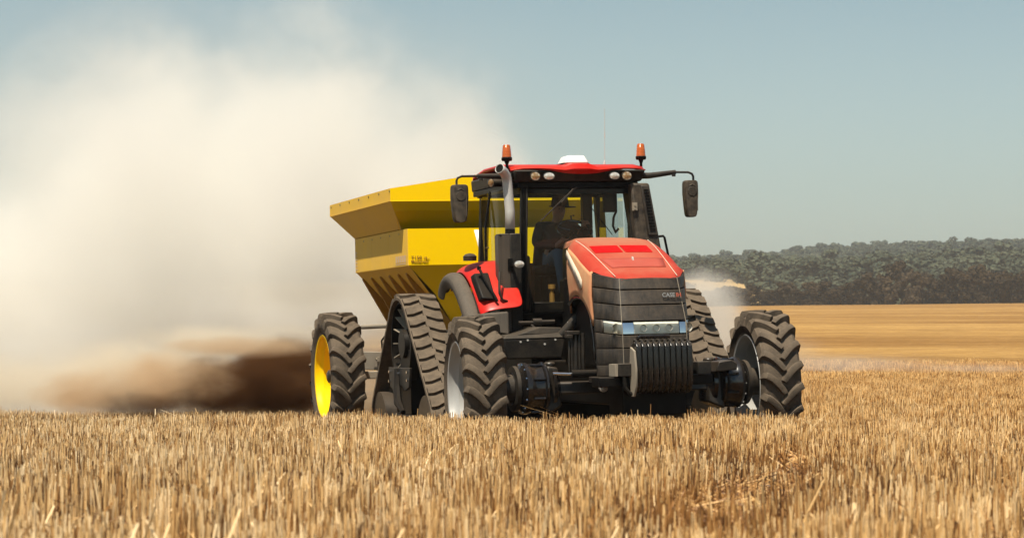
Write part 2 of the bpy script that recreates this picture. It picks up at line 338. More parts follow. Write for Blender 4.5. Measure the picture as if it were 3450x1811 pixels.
def HZ(x, y):
    x = np.asarray(x, float); y = np.asarray(y, float)
    top = np.interp(x, [-900, -200, 20, 103, 150, 178, 240, 322, 500, 900], [36, 43, 47, 50, 51.5, 56, 60.5, 60.5, 60, 56])
    f = np.interp(y, [560, 620, 700, 760, 1000, 1250, 1500, 1900], [-.03, .10, .385, .46, .60, .79, 1.0, .70])
    r = np.vectorize(lambda a, b: mnoise.noise(Vector((a * .011, b * .011, 0))) * 4 + mnoise.noise(Vector((a * .03, b * .03, 3))) * 1.6)(x, y)
    return top * f + r * sm(700, 900, y) + 1.0 * sm(560, 600, y)
def hillmat():
    m, nt = newmat('hill_soil'); co = coords(nt, (.02, .02, .02))
    t = N(nt, 'ShaderNodeTexCoord'); sx = N(nt, 'ShaderNodeSeparateXYZ'); nt.links.new(t.outputs['Object'], sx.inputs[0])
    n1 = noise(nt, co, 1, 6, .6)
    dark = mixc(nt, n1, (.045, .045, .028), (.13, .10, .055)); gold = mixc(nt, n1, (.36, .24, .10), (.50, .34, .16))
    mr = N(nt, 'ShaderNodeMapRange'); mr.inputs[1].default_value = 735; mr.inputs[2].default_value = 745
    nt.links.new(M(nt, 'ADD', M(nt, 'ADD', sx.outputs[1], M(nt, 'MULTIPLY', M(nt, 'MAXIMUM', M(nt, 'SUBTRACT', sx.outputs[0], 74.), 0.), 30.)), M(nt, 'MULTIPLY', n1, 14.)), mr.inputs[0])
    b = N(nt, 'ShaderNodeBsdfPrincipled'); nt.links.new(mixc(nt, mr.outputs[0], gold, dark), b.inputs['Base Color']); b.inputs['Roughness'].default_value = 1
    b.inputs['Specular IOR Level'].default_value = 0
    o = N(nt, 'ShaderNodeOutputMaterial'); nt.links.new(b.outputs[0], o.inputs[0]); return m
tag(sheet('hill', np.arange(-900, 1001, 20.), np.arange(560, 1921, 20.), HZ, hillmat()), kind='structure')

# ------------------------------------------------------------------ foliage
def leafmat(name, c0, c1, scale=.6):
    m, nt = newmat(name); g = N(nt, 'ShaderNodeNewGeometry'); oi = N(nt, 'ShaderNodeObjectInfo')
    n1 = noise(nt, coords(nt), scale, 3)
    f = clampf(nt, M(nt, 'ADD', M(nt, 'MULTIPLY', g.outputs['Random Per Island'], .6), M(nt, 'MULTIPLY_ADD', M(nt, 'SUBTRACT', n1, .5), 1.4, M(nt, 'MULTIPLY', oi.outputs['Random'], .4))))
    b = N(nt, 'ShaderNodeBsdfPrincipled'); nt.links.new(mixc(nt, f, c0, c1), b.inputs['Base Color'])
    b.inputs['Roughness'].default_value = .9; b.inputs['Specular IOR Level'].default_value = .1
    o = N(nt, 'ShaderNodeOutputMaterial'); nt.links.new(b.outputs[0], o.inputs[0]); return m
MT['leaf_dark'] = leafmat('windbreak_leaves', (.009, .006, .003), (.070, .049, .028))
MT['leaf_hill'] = leafmat('hill_leaves', (.026, .038, .024), (.105, .112, .070))
MT['bark'] = pm('bark', (.10, .07, .05), .9, dust=0, amp=.1, up=0)
MT['rock'] = pm('pale_rock', (.30, .25, .20), .9, dust=0, amp=.2, up=0, scale=.3)
def crown_mesh(name, seed, n, leaf, mat, lobes=7, flat=1.0, low=.0, small=False):
    """crown of many small leaf clumps gathered into uneven lobes, unit size (radius ~.5, height ~1)"""
    r = random.Random(seed); vs = []; fs = []
    L = []
    for i in range(lobes):
        a = r.uniform(0, 6.283); d = r.uniform(.05, .30); zz = r.uniform(.22 + low, .86)
        L.append((math.cos(a) * d, math.sin(a) * d, zz, (r.uniform(.10, .19) if small else r.uniform(.15, .27)) * (1.15 - .4 * zz)))
    L.append((0, 0, .42, .27))
    for i in range(n):
        lx, ly, lz, lr = L[i % len(L)]
        v_ = Vector((r.gauss(0, 1), r.gauss(0, 1), r.gauss(0, 1))).normalized(); q = lr * r.uniform(.72, 1.08)
        p = Vector((lx, ly, lz)) + Vector((v_.x * q, v_.y * q, v_.z * q * .9 * flat))
        if p.z < .03: continue
        nrm = (v_ + Vector((r.uniform(-.6, .6), r.uniform(-.6, .6), r.uniform(-.3, .9)))).normalized()
        u = nrm.orthogonal().normalized(); w_ = nrm.cross(u); a = r.uniform(0, 6.28); s_ = leaf * r.uniform(.6, 1.4)
        o = len(vs); k = 5
        for j in range(k):
            b = a + 6.283 * j / k; rr = s_ * r.uniform(.6, 1.1)
            vs.append(p + (u * math.cos(b) + w_ * math.sin(b)) * rr + nrm * r.uniform(-.2, .2) * s_)
        fs.append(tuple(range(o, o + k)))
    me = bpy.data.meshes.new(name); me.from_pydata([tuple(v_) for v_ in vs], [], fs); me.materials.append(MT[mat]); return me
def trunk_mesh(seed):
    r = random.Random(seed); mb = MB()
    mb.tube([(0, 0, -.05), (.01, 0, .15), (.02, .01, .45)], [.028, .022, .012], 6)
    for i in range(4):
        a = r.uniform(0, 6.28); z0 = r.uniform(.12, .3)
        mb.tube([(0.01, 0, z0), (math.cos(a) * .12, math.sin(a) * .12, z0 + .15), (math.cos(a) * .22, math.sin(a) * .22, z0 + .32)], [.012, .008, .004], 5)
    return mb.mesh('trunk', 'bark')
crowns = [crown_mesh('crown', 20 + i, 1700, .036, 'leaf_dark', 13 + i % 4, low=-.15, small=True) for i in range(5)]
trunks = [trunk_mesh(i) for i in range(3)]
ORD = ['first', 'second', 'third', 'fourth', 'fifth', 'sixth', 'seventh', 'eighth', 'ninth', 'tenth', 'eleventh', 'twelfth', 'thirteenth', 'fourteenth', 'fifteenth', 'sixteenth', 'seventeenth', 'eighteenth', 'nineteenth', 'twentieth', 'twenty-first', 'twenty-second', 'twenty-third', 'twenty-fourth', 'twenty-fifth', 'twenty-sixth', 'twenty-seventh', 'twenty-eighth', 'twenty-ninth', 'thirtieth']
# windbreak behind the far edge of the field: image column, crown height (m), width (m)
TL = [(1868, 5.6, 5.5), (1893, 6.0, 5.6), (1925, 5.4, 6), (1958, 5.8, 6.2), (1985, 6.8, 5.5), (2012, 5.4, 5.5), (2040, 6.5, 6), (2068, 6.9, 6), (2098, 6.2, 6), (2128, 5.0, 5.2), (2152, 7.0, 6), (2184, 8.0, 6.2),
      (2213, 6.9, 5.6), (2240, 8.4, 6), (2268, 10.4, 7.6), (2300, 8.2, 6.5), (2330, 7.8, 6.2), (2356, 7.4, 6), (2382, 8.6, 6.2), (2410, 9.0, 6.8), (2440, 7.8, 6), (2462, 9.2, 6.4), (2490, 8.2, 6), (2516, 8.8, 6.6), (2545, 7.6, 5.6), (2572, 8.4, 6.5), (2604, 7.6, 6), (2640, 8.2, 6)]
for i, (px, h, wd) in enumerate(TL):
    yy = 508 + (i * 7 % 5) * 2.2; xx = (px - 1288) / 6000 * yy
    t = ob('windbreak_tree', None, loc=(xx, yy, float(G(xx, yy)) - .25), rot=(0, 0, i * 1.7))
    t.scale = (wd * 1.35, wd * 1.35, h * .96 + (h - 7.4) * .35)
    shape = 'the tallest of them all' if h > 10 else ('tall broad crown' if h > 8 else ('low rounded crown' if h < 6 else 'middling brownish crown'))
    tag(t, f'{ORD[i]} tree from the left end of the far windbreak, {shape}', 'tree', 'trees of the windbreak along the far edge of the field')
    ob('crown', crowns[i % 5], t); ob('trunk', trunks[i % 3], t)
# few trees on the far pale field, seen through the small dust plume
NM = ['nearest the tractor hood', 'second from the tractor hood', 'third from the tractor hood', 'fourth from the tractor hood', 'fifth from the tractor hood', 'third from the windbreak', 'second from the windbreak', 'nearest the windbreak']
for i, (px, h) in enumerate([(1706, 7.4), (1730, 8.2), (1752, 6.6), (1776, 7.6), (1800, 6.8), (1822, 7.6), (1842, 6.9), (1858, 7.6)]):
    dd = 548 + (i * 5 % 4) * 4; xx = (px - 1288) / 6000 * dd; t = ob('field_tree', None, loc=(xx, dd, float(HZ(xx, 590)) - .6), rot=(0, 0, i * 2.1)); t.location.z = float(G(xx, dd)) - .4; t.scale = (9.5, 9.5, h * 1.0)
    tag(t, 'low hazy tree behind the small dust plume, ' + NM[i], 'tree', 'low hazy trees between the hood and the windbreak')
    ob('crown', crowns[i % 5], t); ob('trunk', trunks[i % 3], t)

def gn_scatter(name, sources, pts, rot, scl, idx):
    """one object: points carry rotation, scale and which source mesh to show"""
    me = bpy.data.meshes.new(name); n = len(pts); me.vertices.add(n); me.vertices.foreach_set('co', np.asarray(pts, np.float32).ravel())
    for nm, ty, dat, key in (('irot', 'FLOAT_VECTOR', rot, 'vector'), ('iscl', 'FLOAT_VECTOR', scl, 'vector'), ('iidx', 'INT', idx, 'value')):
        a = me.attributes.new(nm, ty, 'POINT'); a.data.foreach_set(key, np.asarray(dat, np.int32 if ty == 'INT' else np.float32).ravel())
    o = bpy.data.objects.new(name, me); C.objects.link(o)
    col = bpy.data.collections.new(name + '_kinds')
    for k, sme in enumerate(sources): col.objects.link(bpy.data.objects.new(f'{name}_kind_{k:02d}', sme))
    ng = bpy.data.node_groups.new(name + '_scatter', 'GeometryNodeTree')
    ng.interface.new_socket('Geometry', in_out='INPUT', socket_type='NodeSocketGeometry')
    ng.interface.new_socket('Geometry', in_out='OUTPUT', socket_type='NodeSocketGeometry')
    gi = ng.nodes.new('NodeGroupInput'); go = ng.nodes.new('NodeGroupOutput')
    ci = ng.nodes.new('GeometryNodeCollectionInfo'); ci.inputs[0].default_value = col; ci.inputs['Separate Children'].default_value = True; ci.inputs['Reset Children'].default_value = True
    ip = ng.nodes.new('GeometryNodeInstanceOnPoints'); ip.inputs['Pick Instance'].default_value = True
    def at(nm, ty):
        q = ng.nodes.new('GeometryNodeInputNamedAttribute'); q.data_type = ty; q.inputs[0].default_value = nm; return q.outputs[0]
    er = ng.nodes.new('FunctionNodeEulerToRotation')
    L = ng.links.new; L(gi.outputs[0], ip.inputs['Points']); L(ci.outputs[0], ip.inputs['Instance']); L(at('iidx', 'INT'), ip.inputs['Instance Index'])
    L(at('irot', 'FLOAT_VECTOR'), er.inputs[0]); L(er.outputs[0], ip.inputs['Rotation']); L(at('iscl', 'FLOAT_VECTOR'), ip.inputs['Scale']); L(ip.outputs[0], go.inputs[0])
    md = o.modifiers.new('scatter', 'NODES'); md.node_group = ng
    return o
# forest on the hill: far too many trees to count
hc = [crown_mesh('hill_crown', 60 + i, 300, .075, 'leaf_hill', 5, low=-.1) for i in range(4)]
P = []; yy = 630.
while yy < 1540:
    st = 5.2 if yy < 1440 else 4.2
    lo, hi = (-60 if yy < 1300 else -110) if yy >= 752 else 68 + 5 * math.sin(yy * .05), .25 * yy + 40
    xs_ = np.arange(lo, hi, st) + RNG.uniform(-2.2, 2.2, len(np.arange(lo, hi, st)))
    for x_ in xs_:
        if mnoise.noise(Vector((x_ * .02, yy * .01, 5))) < -.38: continue
        P.append((x_, yy + RNG.uniform(-3, 3)))
    yy += 6.5 + max(0, yy - 760) * .004
P = np.array(P); Z = HZ(P[:, 0], P[:, 1]) - .4; n = len(P)
hs_ = RNG.uniform(3.4, 6.6, n) * (1 + .35 * (RNG.random(n) > .93)); ws_ = hs_ * RNG.uniform(1.2, 1.9, n)
tag(gn_scatter('hill_forest', hc, np.c_[P, Z], np.c_[np.zeros((n, 2)), RNG.uniform(0, 6.28, n)], np.c_[ws_, ws_, hs_], RNG.integers(0, 4, n)),
    'grey-green scrub forest covering the long hill behind the windbreak', 'forest', kind='stuff')
def rock_mesh(seed):
    bm = bmesh.new(); bmesh.ops.create_icosphere(bm, subdivisions=2, radius=1)
    for v_ in bm.verts: v_.co *= 1 + .45 * mnoise.noise(v_.co * 1.3 + Vector((seed, 0, 0))); v_.co.z *= .6
    me = bpy.data.meshes.new('rock'); bm.to_mesh(me); bm.free(); me.materials.append(MT['rock']); return me
rk = [rock_mesh(i * 3.1) for i in range(3)]
for i, (px, yd, s_, lb) in enumerate([(2172, 1470, 3.6, 'pale rock outcrop on the hill crest, left one of three'), (2192, 1476, 3.0, 'pale rock outcrop on the hill crest, middle one of three'), (2222, 1474, 3.2, 'pale rock outcrop on the hill crest, right one of three'),
                                     (2490, 1330, 3.4, 'pale rock outcrop on the upper right hillside'), (2526, 1180, 3.0, 'pale rock outcrop lower down the right hillside')]):
    xx = (px - 1288) / 6000 * yd; o = ob('rock_outcrop', rk[i % 3], loc=(xx, yd, float(HZ(xx, yd)) + 3.4), rot=(0, 0, i * 1.3)); o.scale = (s_ * .9, s_ * .7, s_ * .5)
    tag(o, lb, 'rock', 'pale rock outcrops on the hill')

# ------------------------------------------------------------------ stubble
def strawmat(name, cols, rnd=.5):
    m, nt = newmat(name); oi = N(nt, 'ShaderNodeObjectInfo'); at = N(nt, 'ShaderNodeAttribute', attribute_name='tone')
    sx = N(nt, 'ShaderNodeSeparateXYZ'); nt.links.new(at.outputs['Vector'], sx.inputs[0])
    f = clampf(nt, M(nt, 'MULTIPLY_ADD', M(nt, 'SUBTRACT', oi.outputs['Random'], .5), rnd, sx.outputs[0]))
    cr = N(nt, 'ShaderNodeValToRGB'); e = cr.color_ramp.elements
    for i, (p, c) in enumerate(cols):
        q = e[i] if i < 2 else e.new(p); q.position = p; q.color = (*c, 1)
    nt.links.new(f, cr.inputs[0])
    # patches over the field lean paler or more orange
    g = N(nt, 'ShaderNodeNewGeometry'); n1 = noise(nt, g.outputs['Position'], .22, 3)
    sp = N(nt, 'ShaderNodeSeparateXYZ'); nt.links.new(g.outputs['Position'], sp.inputs[0])
    pf = clampf(nt, M(nt, 'MULTIPLY_ADD', sp.outputs[0], .09, M(nt, 'MULTIPLY_ADD', M(nt, 'SUBTRACT', n1, .5), 1.2, .42)))
    tn = mixc(nt, pf, (1.0, 1.0, 1.0), (1.02, .86, .62))
    mm = N(nt, 'ShaderNodeMix', data_type='RGBA', blend_type='MULTIPLY'); mm.inputs[0].default_value = 1
    nt.links.new(cr.outputs[0], mm.inputs[6]); nt.links.new(tn, mm.inputs[7])
    b = N(nt, 'ShaderNodeBsdfPrincipled'); nt.links.new(mm.outputs[2], b.inputs['Base Color']); b.inputs['Roughness'].default_value = .55
    b.inputs['Specular IOR Level'].default_value = .35
    o = N(nt, 'ShaderNodeOutputMaterial'); nt.links.new(b.outputs[0], o.inputs[0]); return m
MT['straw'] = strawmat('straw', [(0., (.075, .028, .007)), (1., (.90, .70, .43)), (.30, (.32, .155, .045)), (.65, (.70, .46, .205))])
def clump(name, seed, ns, size, hmin, hmax, rad, lean=.09, bent=.12, pale=None):
    r = random.Random(seed); vs = []; fs = []; tone = []
    for i in range(ns):
        x, y = r.uniform(-size, size), r.uniform(-size, size); h = r.uniform(hmin, hmax); ln = lean if r.random() > bent else lean * 5
        dx, dy = r.gauss(0, ln), r.gauss(0, ln); rr = rad * r.uniform(.7, 1.3); t = min(1, max(0, r.gauss(.62, .20) if r.random() > .22 else r.uniform(0, .2))) if pale is None else pale; a0 = r.uniform(0, 6.28)
        o = len(vs)
        for k, f in enumerate((0., 1.)):
            cx, cy_ = x + dx * h * f, y + dy * h * f; q = rr * (1.15 - .3 * f)
            for j in range(3):
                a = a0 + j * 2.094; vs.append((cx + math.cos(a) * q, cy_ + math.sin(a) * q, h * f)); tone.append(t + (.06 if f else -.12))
        fs += [(o + j, o + (j + 1) % 3, o + 3 + (j + 1) % 3, o + 3 + j) for j in range(3)] + [(o + 3, o + 4, o + 5)]
        if r.random() < .30:   # torn leaf sheath hanging off the stem
            zf = r.uniform(.3, .9); p = Vector((x + dx * h * zf, y + dy * h * zf, h * zf)); a = r.uniform(0, 6.28); l = r.uniform(.04, .10); o = len(vs)
            d = Vector((math.cos(a), math.sin(a), r.uniform(-1.2, .6))).normalized(); s_ = Vector((-d.y, d.x, 0)).normalized() * rad * 1.3
            for q in (p - s_, p + s_, p + d * l): vs.append(tuple(q)); tone.append(t + .12)
            fs.append((o, o + 1, o + 2))
    me = bpy.data.meshes.new(name); me.from_pydata([tuple(v_) for v_ in vs], [], fs)
    a = me.attributes.new('tone', 'FLOAT_VECTOR', 'POINT'); a.data.foreach_set('vector', np.repeat(np.array(tone, np.float32), 3))
    for p in me.polygons: p.use_smooth = False
    me.materials.append(MT['straw']); return me
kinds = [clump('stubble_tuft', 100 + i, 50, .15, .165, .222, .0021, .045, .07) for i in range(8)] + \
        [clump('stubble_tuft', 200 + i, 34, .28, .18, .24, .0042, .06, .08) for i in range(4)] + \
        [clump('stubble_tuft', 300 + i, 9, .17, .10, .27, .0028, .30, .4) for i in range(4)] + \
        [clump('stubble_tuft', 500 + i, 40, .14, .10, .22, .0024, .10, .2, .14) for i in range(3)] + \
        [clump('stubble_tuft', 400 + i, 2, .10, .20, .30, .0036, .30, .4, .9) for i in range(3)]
def lane(x, y):
    """below 1 inside the flattened wheel lane"""
    l = np.interp(y, [7.2, 8., 10., 10.8, 13.4, 14.], [.74, .76, .96, 1.06, 1.40, 1.6]) + .03 * np.sin(y * 5) + .02 * np.sin(y * 11)
    r = np.interp(y, [7.2, 8., 8.7, 11.5, 13.5, 14.], [.80, 1.0, 1.13, 1.56, 1.80, 1.65]) + .03 * np.sin(y * 4 + 1)
    a = np.abs(x - (l + r) / 2) / np.maximum(.01, (r - l) / 2) + ((y < 7.2) | (y > 14.)) * 9
    l = np.interp(y, [6.2, 6.6, 9.5, 10.3], [.42, .42, .60, .84]); r = np.interp(y, [6.2, 6.7, 8.5, 10.3], [.46, .60, .80, .98])
    b = np.abs(x - (l + r) / 2) / np.maximum(.01, (r - l) / 2) + ((y < 6.2) | (y > 10.3)) * 9
    return np.minimum(a, b)
PT, RT, SC, IX = [], [], [], []
BR = None
def scatter(y0, y1, dens, k0, k1, lo=None, hi=None, smin=.85, smax=1.12):
    side = .235
    area = side * (y1 * y1 - y0 * y0) + 1.6 * (y1 - y0); n = int(area * dens)
    u = RNG.random(n); y = np.sqrt(y0 * y0 + u * (y1 * y1 - y0 * y0)); x = RNG.uniform(-1, 1, n) * (side * y + .8)
    keep = (lane(x, y) > 1) | (y > 24)
    if lo is not None: keep &= x > lo(y)
    if hi is not None: keep &= x < hi(y)
    x, y = x[keep], y[keep]; n = len(x)
    # gaps and taller patches
    patch = np.array([mnoise.noise(Vector((a * 2.6, b * 1.5, 0))) + .6 * mnoise.noise(Vector((a * 7, b * 4, 9))) for a, b in zip(x, y)])
    keep = patch > -.62; x, y, patch = x[keep], y[keep], patch[keep]; n = len(x)
    s = RNG.uniform(smin, smax, n) * (1 + patch * .34)
    PT.append(np.c_[x, y, G(x, y) - .01]); RT.append(np.c_[np.zeros((n, 2)), RNG.uniform(0, 6.28, n)])
    SC.append(np.c_[np.ones(n), np.ones(n), s]); IX.append(RNG.integers(k0, k1, n))
scatter(3.0, 26, 27, 0, 8)
scatter(3.0, 24, 1.2, 12, 16)
scatter(4.6, 6.2, 5, 19, 22, hi=lambda y: .02 * y)
scatter(4.6, 8, .4, 19, 22)
scatter(4, 24, 1.6, 16, 19)
# dark stalks edging the wheel lane, shade of its walls put into their tone
u = RNG.uniform(5.5, 15.5, 6000); v_ = RNG.uniform(.1, 2.4, 6000); dl = lane(v_, u); kp = (dl > .95) & (dl < 2.0); u, v_ = u[kp][:260], v_[kp][:260]; k = len(u)
PT.append(np.c_[v_, u, G(v_, u) - .01]); RT.append(np.c_[np.zeros((k, 2)), RNG.uniform(0, 6.28, k)]); SC.append(np.c_[np.ones(k), np.ones(k), RNG.uniform(.8, 1.1, k)]); IX.append(RNG.integers(16, 19, k))
scatter(24, 48, 15, 0, 8, lo=lambda y: .085 * y)
scatter(24, 46, 5, 8, 12, hi=lambda y: .085 * y)
scatter(46, 95, 4.2, 8, 12, lo=lambda y: .06 * y - 1)
stub = gn_scatter('stubble', kinds, np.concatenate(PT), np.concatenate(RT), np.concatenate(SC), np.concatenate(IX))
tag(stub, 'dry golden cereal stubble standing over the whole near field', 'stubble', kind='stuff')
# flattened straw in the lane and loose straw elsewhere
def litter(seed, ns=26):
    r = random.Random(seed); vs = []; fs = []; tone = []
    for i in range(ns):
        a = r.uniform(0, 6.28); l = r.uniform(.12, .36); p = Vector((r.uniform(-.14, .14), r.uniform(-.14, .14), r.uniform(.005, .05)))
        d = Vector((math.cos(a), math.sin(a), r.gauss(0, .16))); q = .0020 * r.uniform(.7, 1.3); s_ = Vector((-d.y, d.x, 0)) * q; u = Vector((0, 0, q)); t = r.uniform(.0, .5); o = len(vs)
        for e in (p - d * l * .5, p + d * l * .5):
            for k in (s_ - u * .6, -s_ - u * .6, u * 1.2): vs.append(e + k); tone.append(t)
        fs += [(o, o + 1, o + 4, o + 3), (o + 1, o + 2, o + 5, o + 4), (o + 2, o, o + 3, o + 5)]
    me = bpy.data.meshes.new('straw_litter'); me.from_pydata([tuple(v_) for v_ in vs], [], fs)
    a = me.attributes.new('tone', 'FLOAT_VECTOR', 'POINT'); a.data.foreach_set('vector', np.repeat(np.array(tone, np.float32), 3)); me.materials.append(MT['straw']); return me
n = 5200; y = np.sqrt(RNG.uniform(12, 576, n)); x = RNG.uniform(-1, 1, n) * (.235 * y + .6)
inl = lane(x, y) < 1.15; keep = inl | (RNG.random(n) < .35); x, y, inl = x[keep], y[keep], inl[keep]
y2 = RNG.uniform(5, 14.2, 9000); x2 = RNG.uniform(.3, 2.0, 9000); k2 = lane(x2, y2) < 1.1; x2, y2 = x2[k2][:340], y2[k2][:340]
x = np.r_[x, x2]; y = np.r_[y, y2]; n = len(x)
tag(gn_scatter('loose_straw', [litter(400 + i) for i in range(5)], np.c_[x, y, G(x, y) + .005 + RNG.random(n) * .03], np.c_[RNG.normal(0, .12, (n, 2)), RNG.uniform(0, 6.28, n)], np.ones((n, 3)), RNG.integers(0, 5, n)),
    'flattened and loose straw lying between the stalks and in the wheel lane', 'straw', kind='stuff')

# ------------------------------------------------------------------ vehicle frame
psi, rol = R(15.9), R(1.4)
Yv = Vector((-math.sin(psi), math.cos(psi), 0)); X0 = Vector((math.cos(psi), math.sin(psi), 0)); Z0 = Vector((0, 0, 1))
Xv = X0 * math.cos(rol) + Z0 * math.sin(rol); Zv = -X0 * math.sin(rol) + Z0 * math.cos(rol)
VM = Matrix((Xv, Yv, Zv)).transposed().to_4x4(); VM.translation = (1.26, 25.05, 0)

# ------------------------------------------------------------------ tyres, rims, tracks
def tyre_mb(Rr, Rt, W, nl=24, k=.24, lh=.046):
    mb = MB(); Rc = Rt - lh
    h = [(.40, Rr), (.44, Rr + .03), (.50, Rr + .10), (.525, (Rr + Rc) / 2), (.51, Rc - .09), (.475, Rc - .035), (.40, Rc - .010), (.2, Rc), (0, Rc + .002)]
    prof = [(-a * W, b) for a, b in h] + [(a * W, b) for a, b in reversed(h[:-1])] 
    mb.lathe(prof, n=96)
    for side in (-1, 1):
        for i in range(nl):
            ph0 = 2 * math.pi * (i + (.5 if side > 0 else 0)) / nl; rows = []
            K = 11; path = []
            for j in range(K):
                s_ = j / (K - 1); x = side * W * (-.018 + .50 * min(1, s_ / .86) + (.035 * (s_ - .86) / .14 if s_ > .86 else 0))
                g = 1 - (1 - s_) ** 1.75; ph = ph0 + k * g
                rt = Rt - .012 * s_ ** 2 - (.085 * ((s_ - .86) / .14) if s_ > .86 else 0)
                path.append((x, ph, rt, s_))
            for j, (x, ph, rt, s_) in enumerate(path):
                a, b = path[max(0, j - 1)], path[min(K - 1, j + 1)]
                tx, tp = b[0] - a[0], (b[1] - a[1]) * Rt; L = math.hypot(tx, tp) or 1; nx, np_ = -tp / L, tx / L
                wt = .027 + .008 * s_; wt *= (.75 if j == 0 else 1); wb = wt + .014
                rb = Rc - .012 if s_ < .8 else Rc - .10
                row = []
                for o_, rad in ((-wb, rb), (-wt, rt - .004), (-wt * .6, rt), (wt * .6, rt), (wt, rt - .004), (wb, rb)):
                    xx = x + nx * o_; pp = ph + np_ * o_ / Rt; row.append((xx, -rad * math.cos(pp), rad * math.sin(pp)))
                rows.append(row)
            mb.grid(rows); mb.add(rows[0], [tuple(range(6))]); mb.add(rows[-1], [tuple(range(5, -1, -1))])
    # raised bead and scuff rings on the sidewall
    for sd_ in (-1, 1):
        mb.lathe([(sd_ * W * .435, Rr + .015), (sd_ * W * .465, Rr + .028), (sd_ * W * .47, Rr + .04)], n=96)
    return mb
def rim_mb(Rr, W, disc, out=-1):
    """barrel with lips and drop centre, disc set at x=disc"""
    mb = MB(); a = .42 * W
    mb.lathe([(-a - .005, Rr + .022), (-a - .018, Rr + .016), (-a - .012, Rr - .004), (-a + .03, Rr - .012), (-a + .06, Rr - .022), (-a + .09, Rr - .05), (a - .09, Rr - .05), (a - .06, Rr - .022), (a - .03, Rr - .012), (a + .012, Rr - .004), (a + .018, Rr + .016), (a + .005, Rr + .022)], n=72)
    return mb
def disc_mb(Rr, disc): return MB().lathe([(disc - .01, Rr - .052), (disc + .03, Rr - .10), (disc + .035, .24), (disc - .01, .20), (disc - .012, .0)], n=48)
def nuts(mb, x, r, n, s_=.018, l=.03, dirn=-1):
    for i in range(n):
        a = 2 * math.pi * i / n; mb.cyl((x, r * math.cos(a), r * math.sin(a)), (x + dirn * l, r * math.cos(a), r * math.sin(a)), s_, 6)
    return mb

# ================================================================== TRACTOR
TR = ob('tractor', None); TR.matrix_world = VM
tag(TR, 'big dusty red tractor with front wheels and rear rubber tracks pulling the yellow spreader', 'tractor')
tyF = tyre_mb(.50, .778, .42, 20, .26, .058).mesh('tyre', 'tyre', .5)
for sx_ in (-1, 1):
    wh = ob('front_wheel', None, TR, loc=(-1.675 if sx_ < 0 else 1.475, -.06 * sx_, .775), rot=(0, 0, R(-4.9)))   # steered a little
    ob('tyre', tyF, wh, rot=(R(7 * sx_), 0, 0))
    rm = part('rim', rim_mb(.50, .43, 0), 'silver', wh); part('wheel_disc', disc_mb(.50, .11), 'rimdark', wh)
    part('wheel_nut', nuts(MB(), .11, .17, 10), 'iron', wh)
# rubber tracks
def track_path():
    wheels = [((2.90, 1.27), .50), ((3.98, .36), .35), ((1.72, .36), .35)]   # drive wheel, rear idler, front idler (Y,z)
    pts = []
    def tangent(c0, r0, c1, r1):
        d = Vector((c1[0] - c0[0], c1[1] - c0[1])); L = d.length; a = math.atan2(d.y, d.x); b = math.acos((r0 - r1) / L)
        return a + b
    seq = [0, 1, 2]; angs = []
    for i in range(3):
        (c0, r0), (c1, r1) = wheels[seq[i]], wheels[seq[(i + 1) % 3]]
        angs.append(tangent(c0, r0, c1, r1))
    for i in range(3):
        c, r_ = wheels[seq[i]]; a_in, a_out = angs[i - 1], angs[i]
        while a_out > a_in: a_out -= 2 * math.pi
        m_ = max(4, int((a_in - a_out) * r_ / .05))
        for j in range(m_ + 1): a = a_in + (a_out - a_in) * j / m_; pts.append(Vector((c[0] + r_ * math.cos(a), c[1] + r_ * math.sin(a))))
    # resample evenly
    loop = pts + [pts[0]]; d = [0]
    for a, b in zip(loop, loop[1:]): d.append(d[-1] + (b - a).length)
    n_ = int(d[-1] / .045 / 4) * 4; out = []
    for i in range(n_):
        t = d[-1] * i / n_; j = max(k for k in range(len(d)) if d[k] <= t); j = min(j, len(loop) - 2)
        f = (t - d[j]) / max(1e-9, d[j + 1] - d[j]); out.append(loop[j].lerp(loop[j + 1], f))
    return out
TP = track_path()
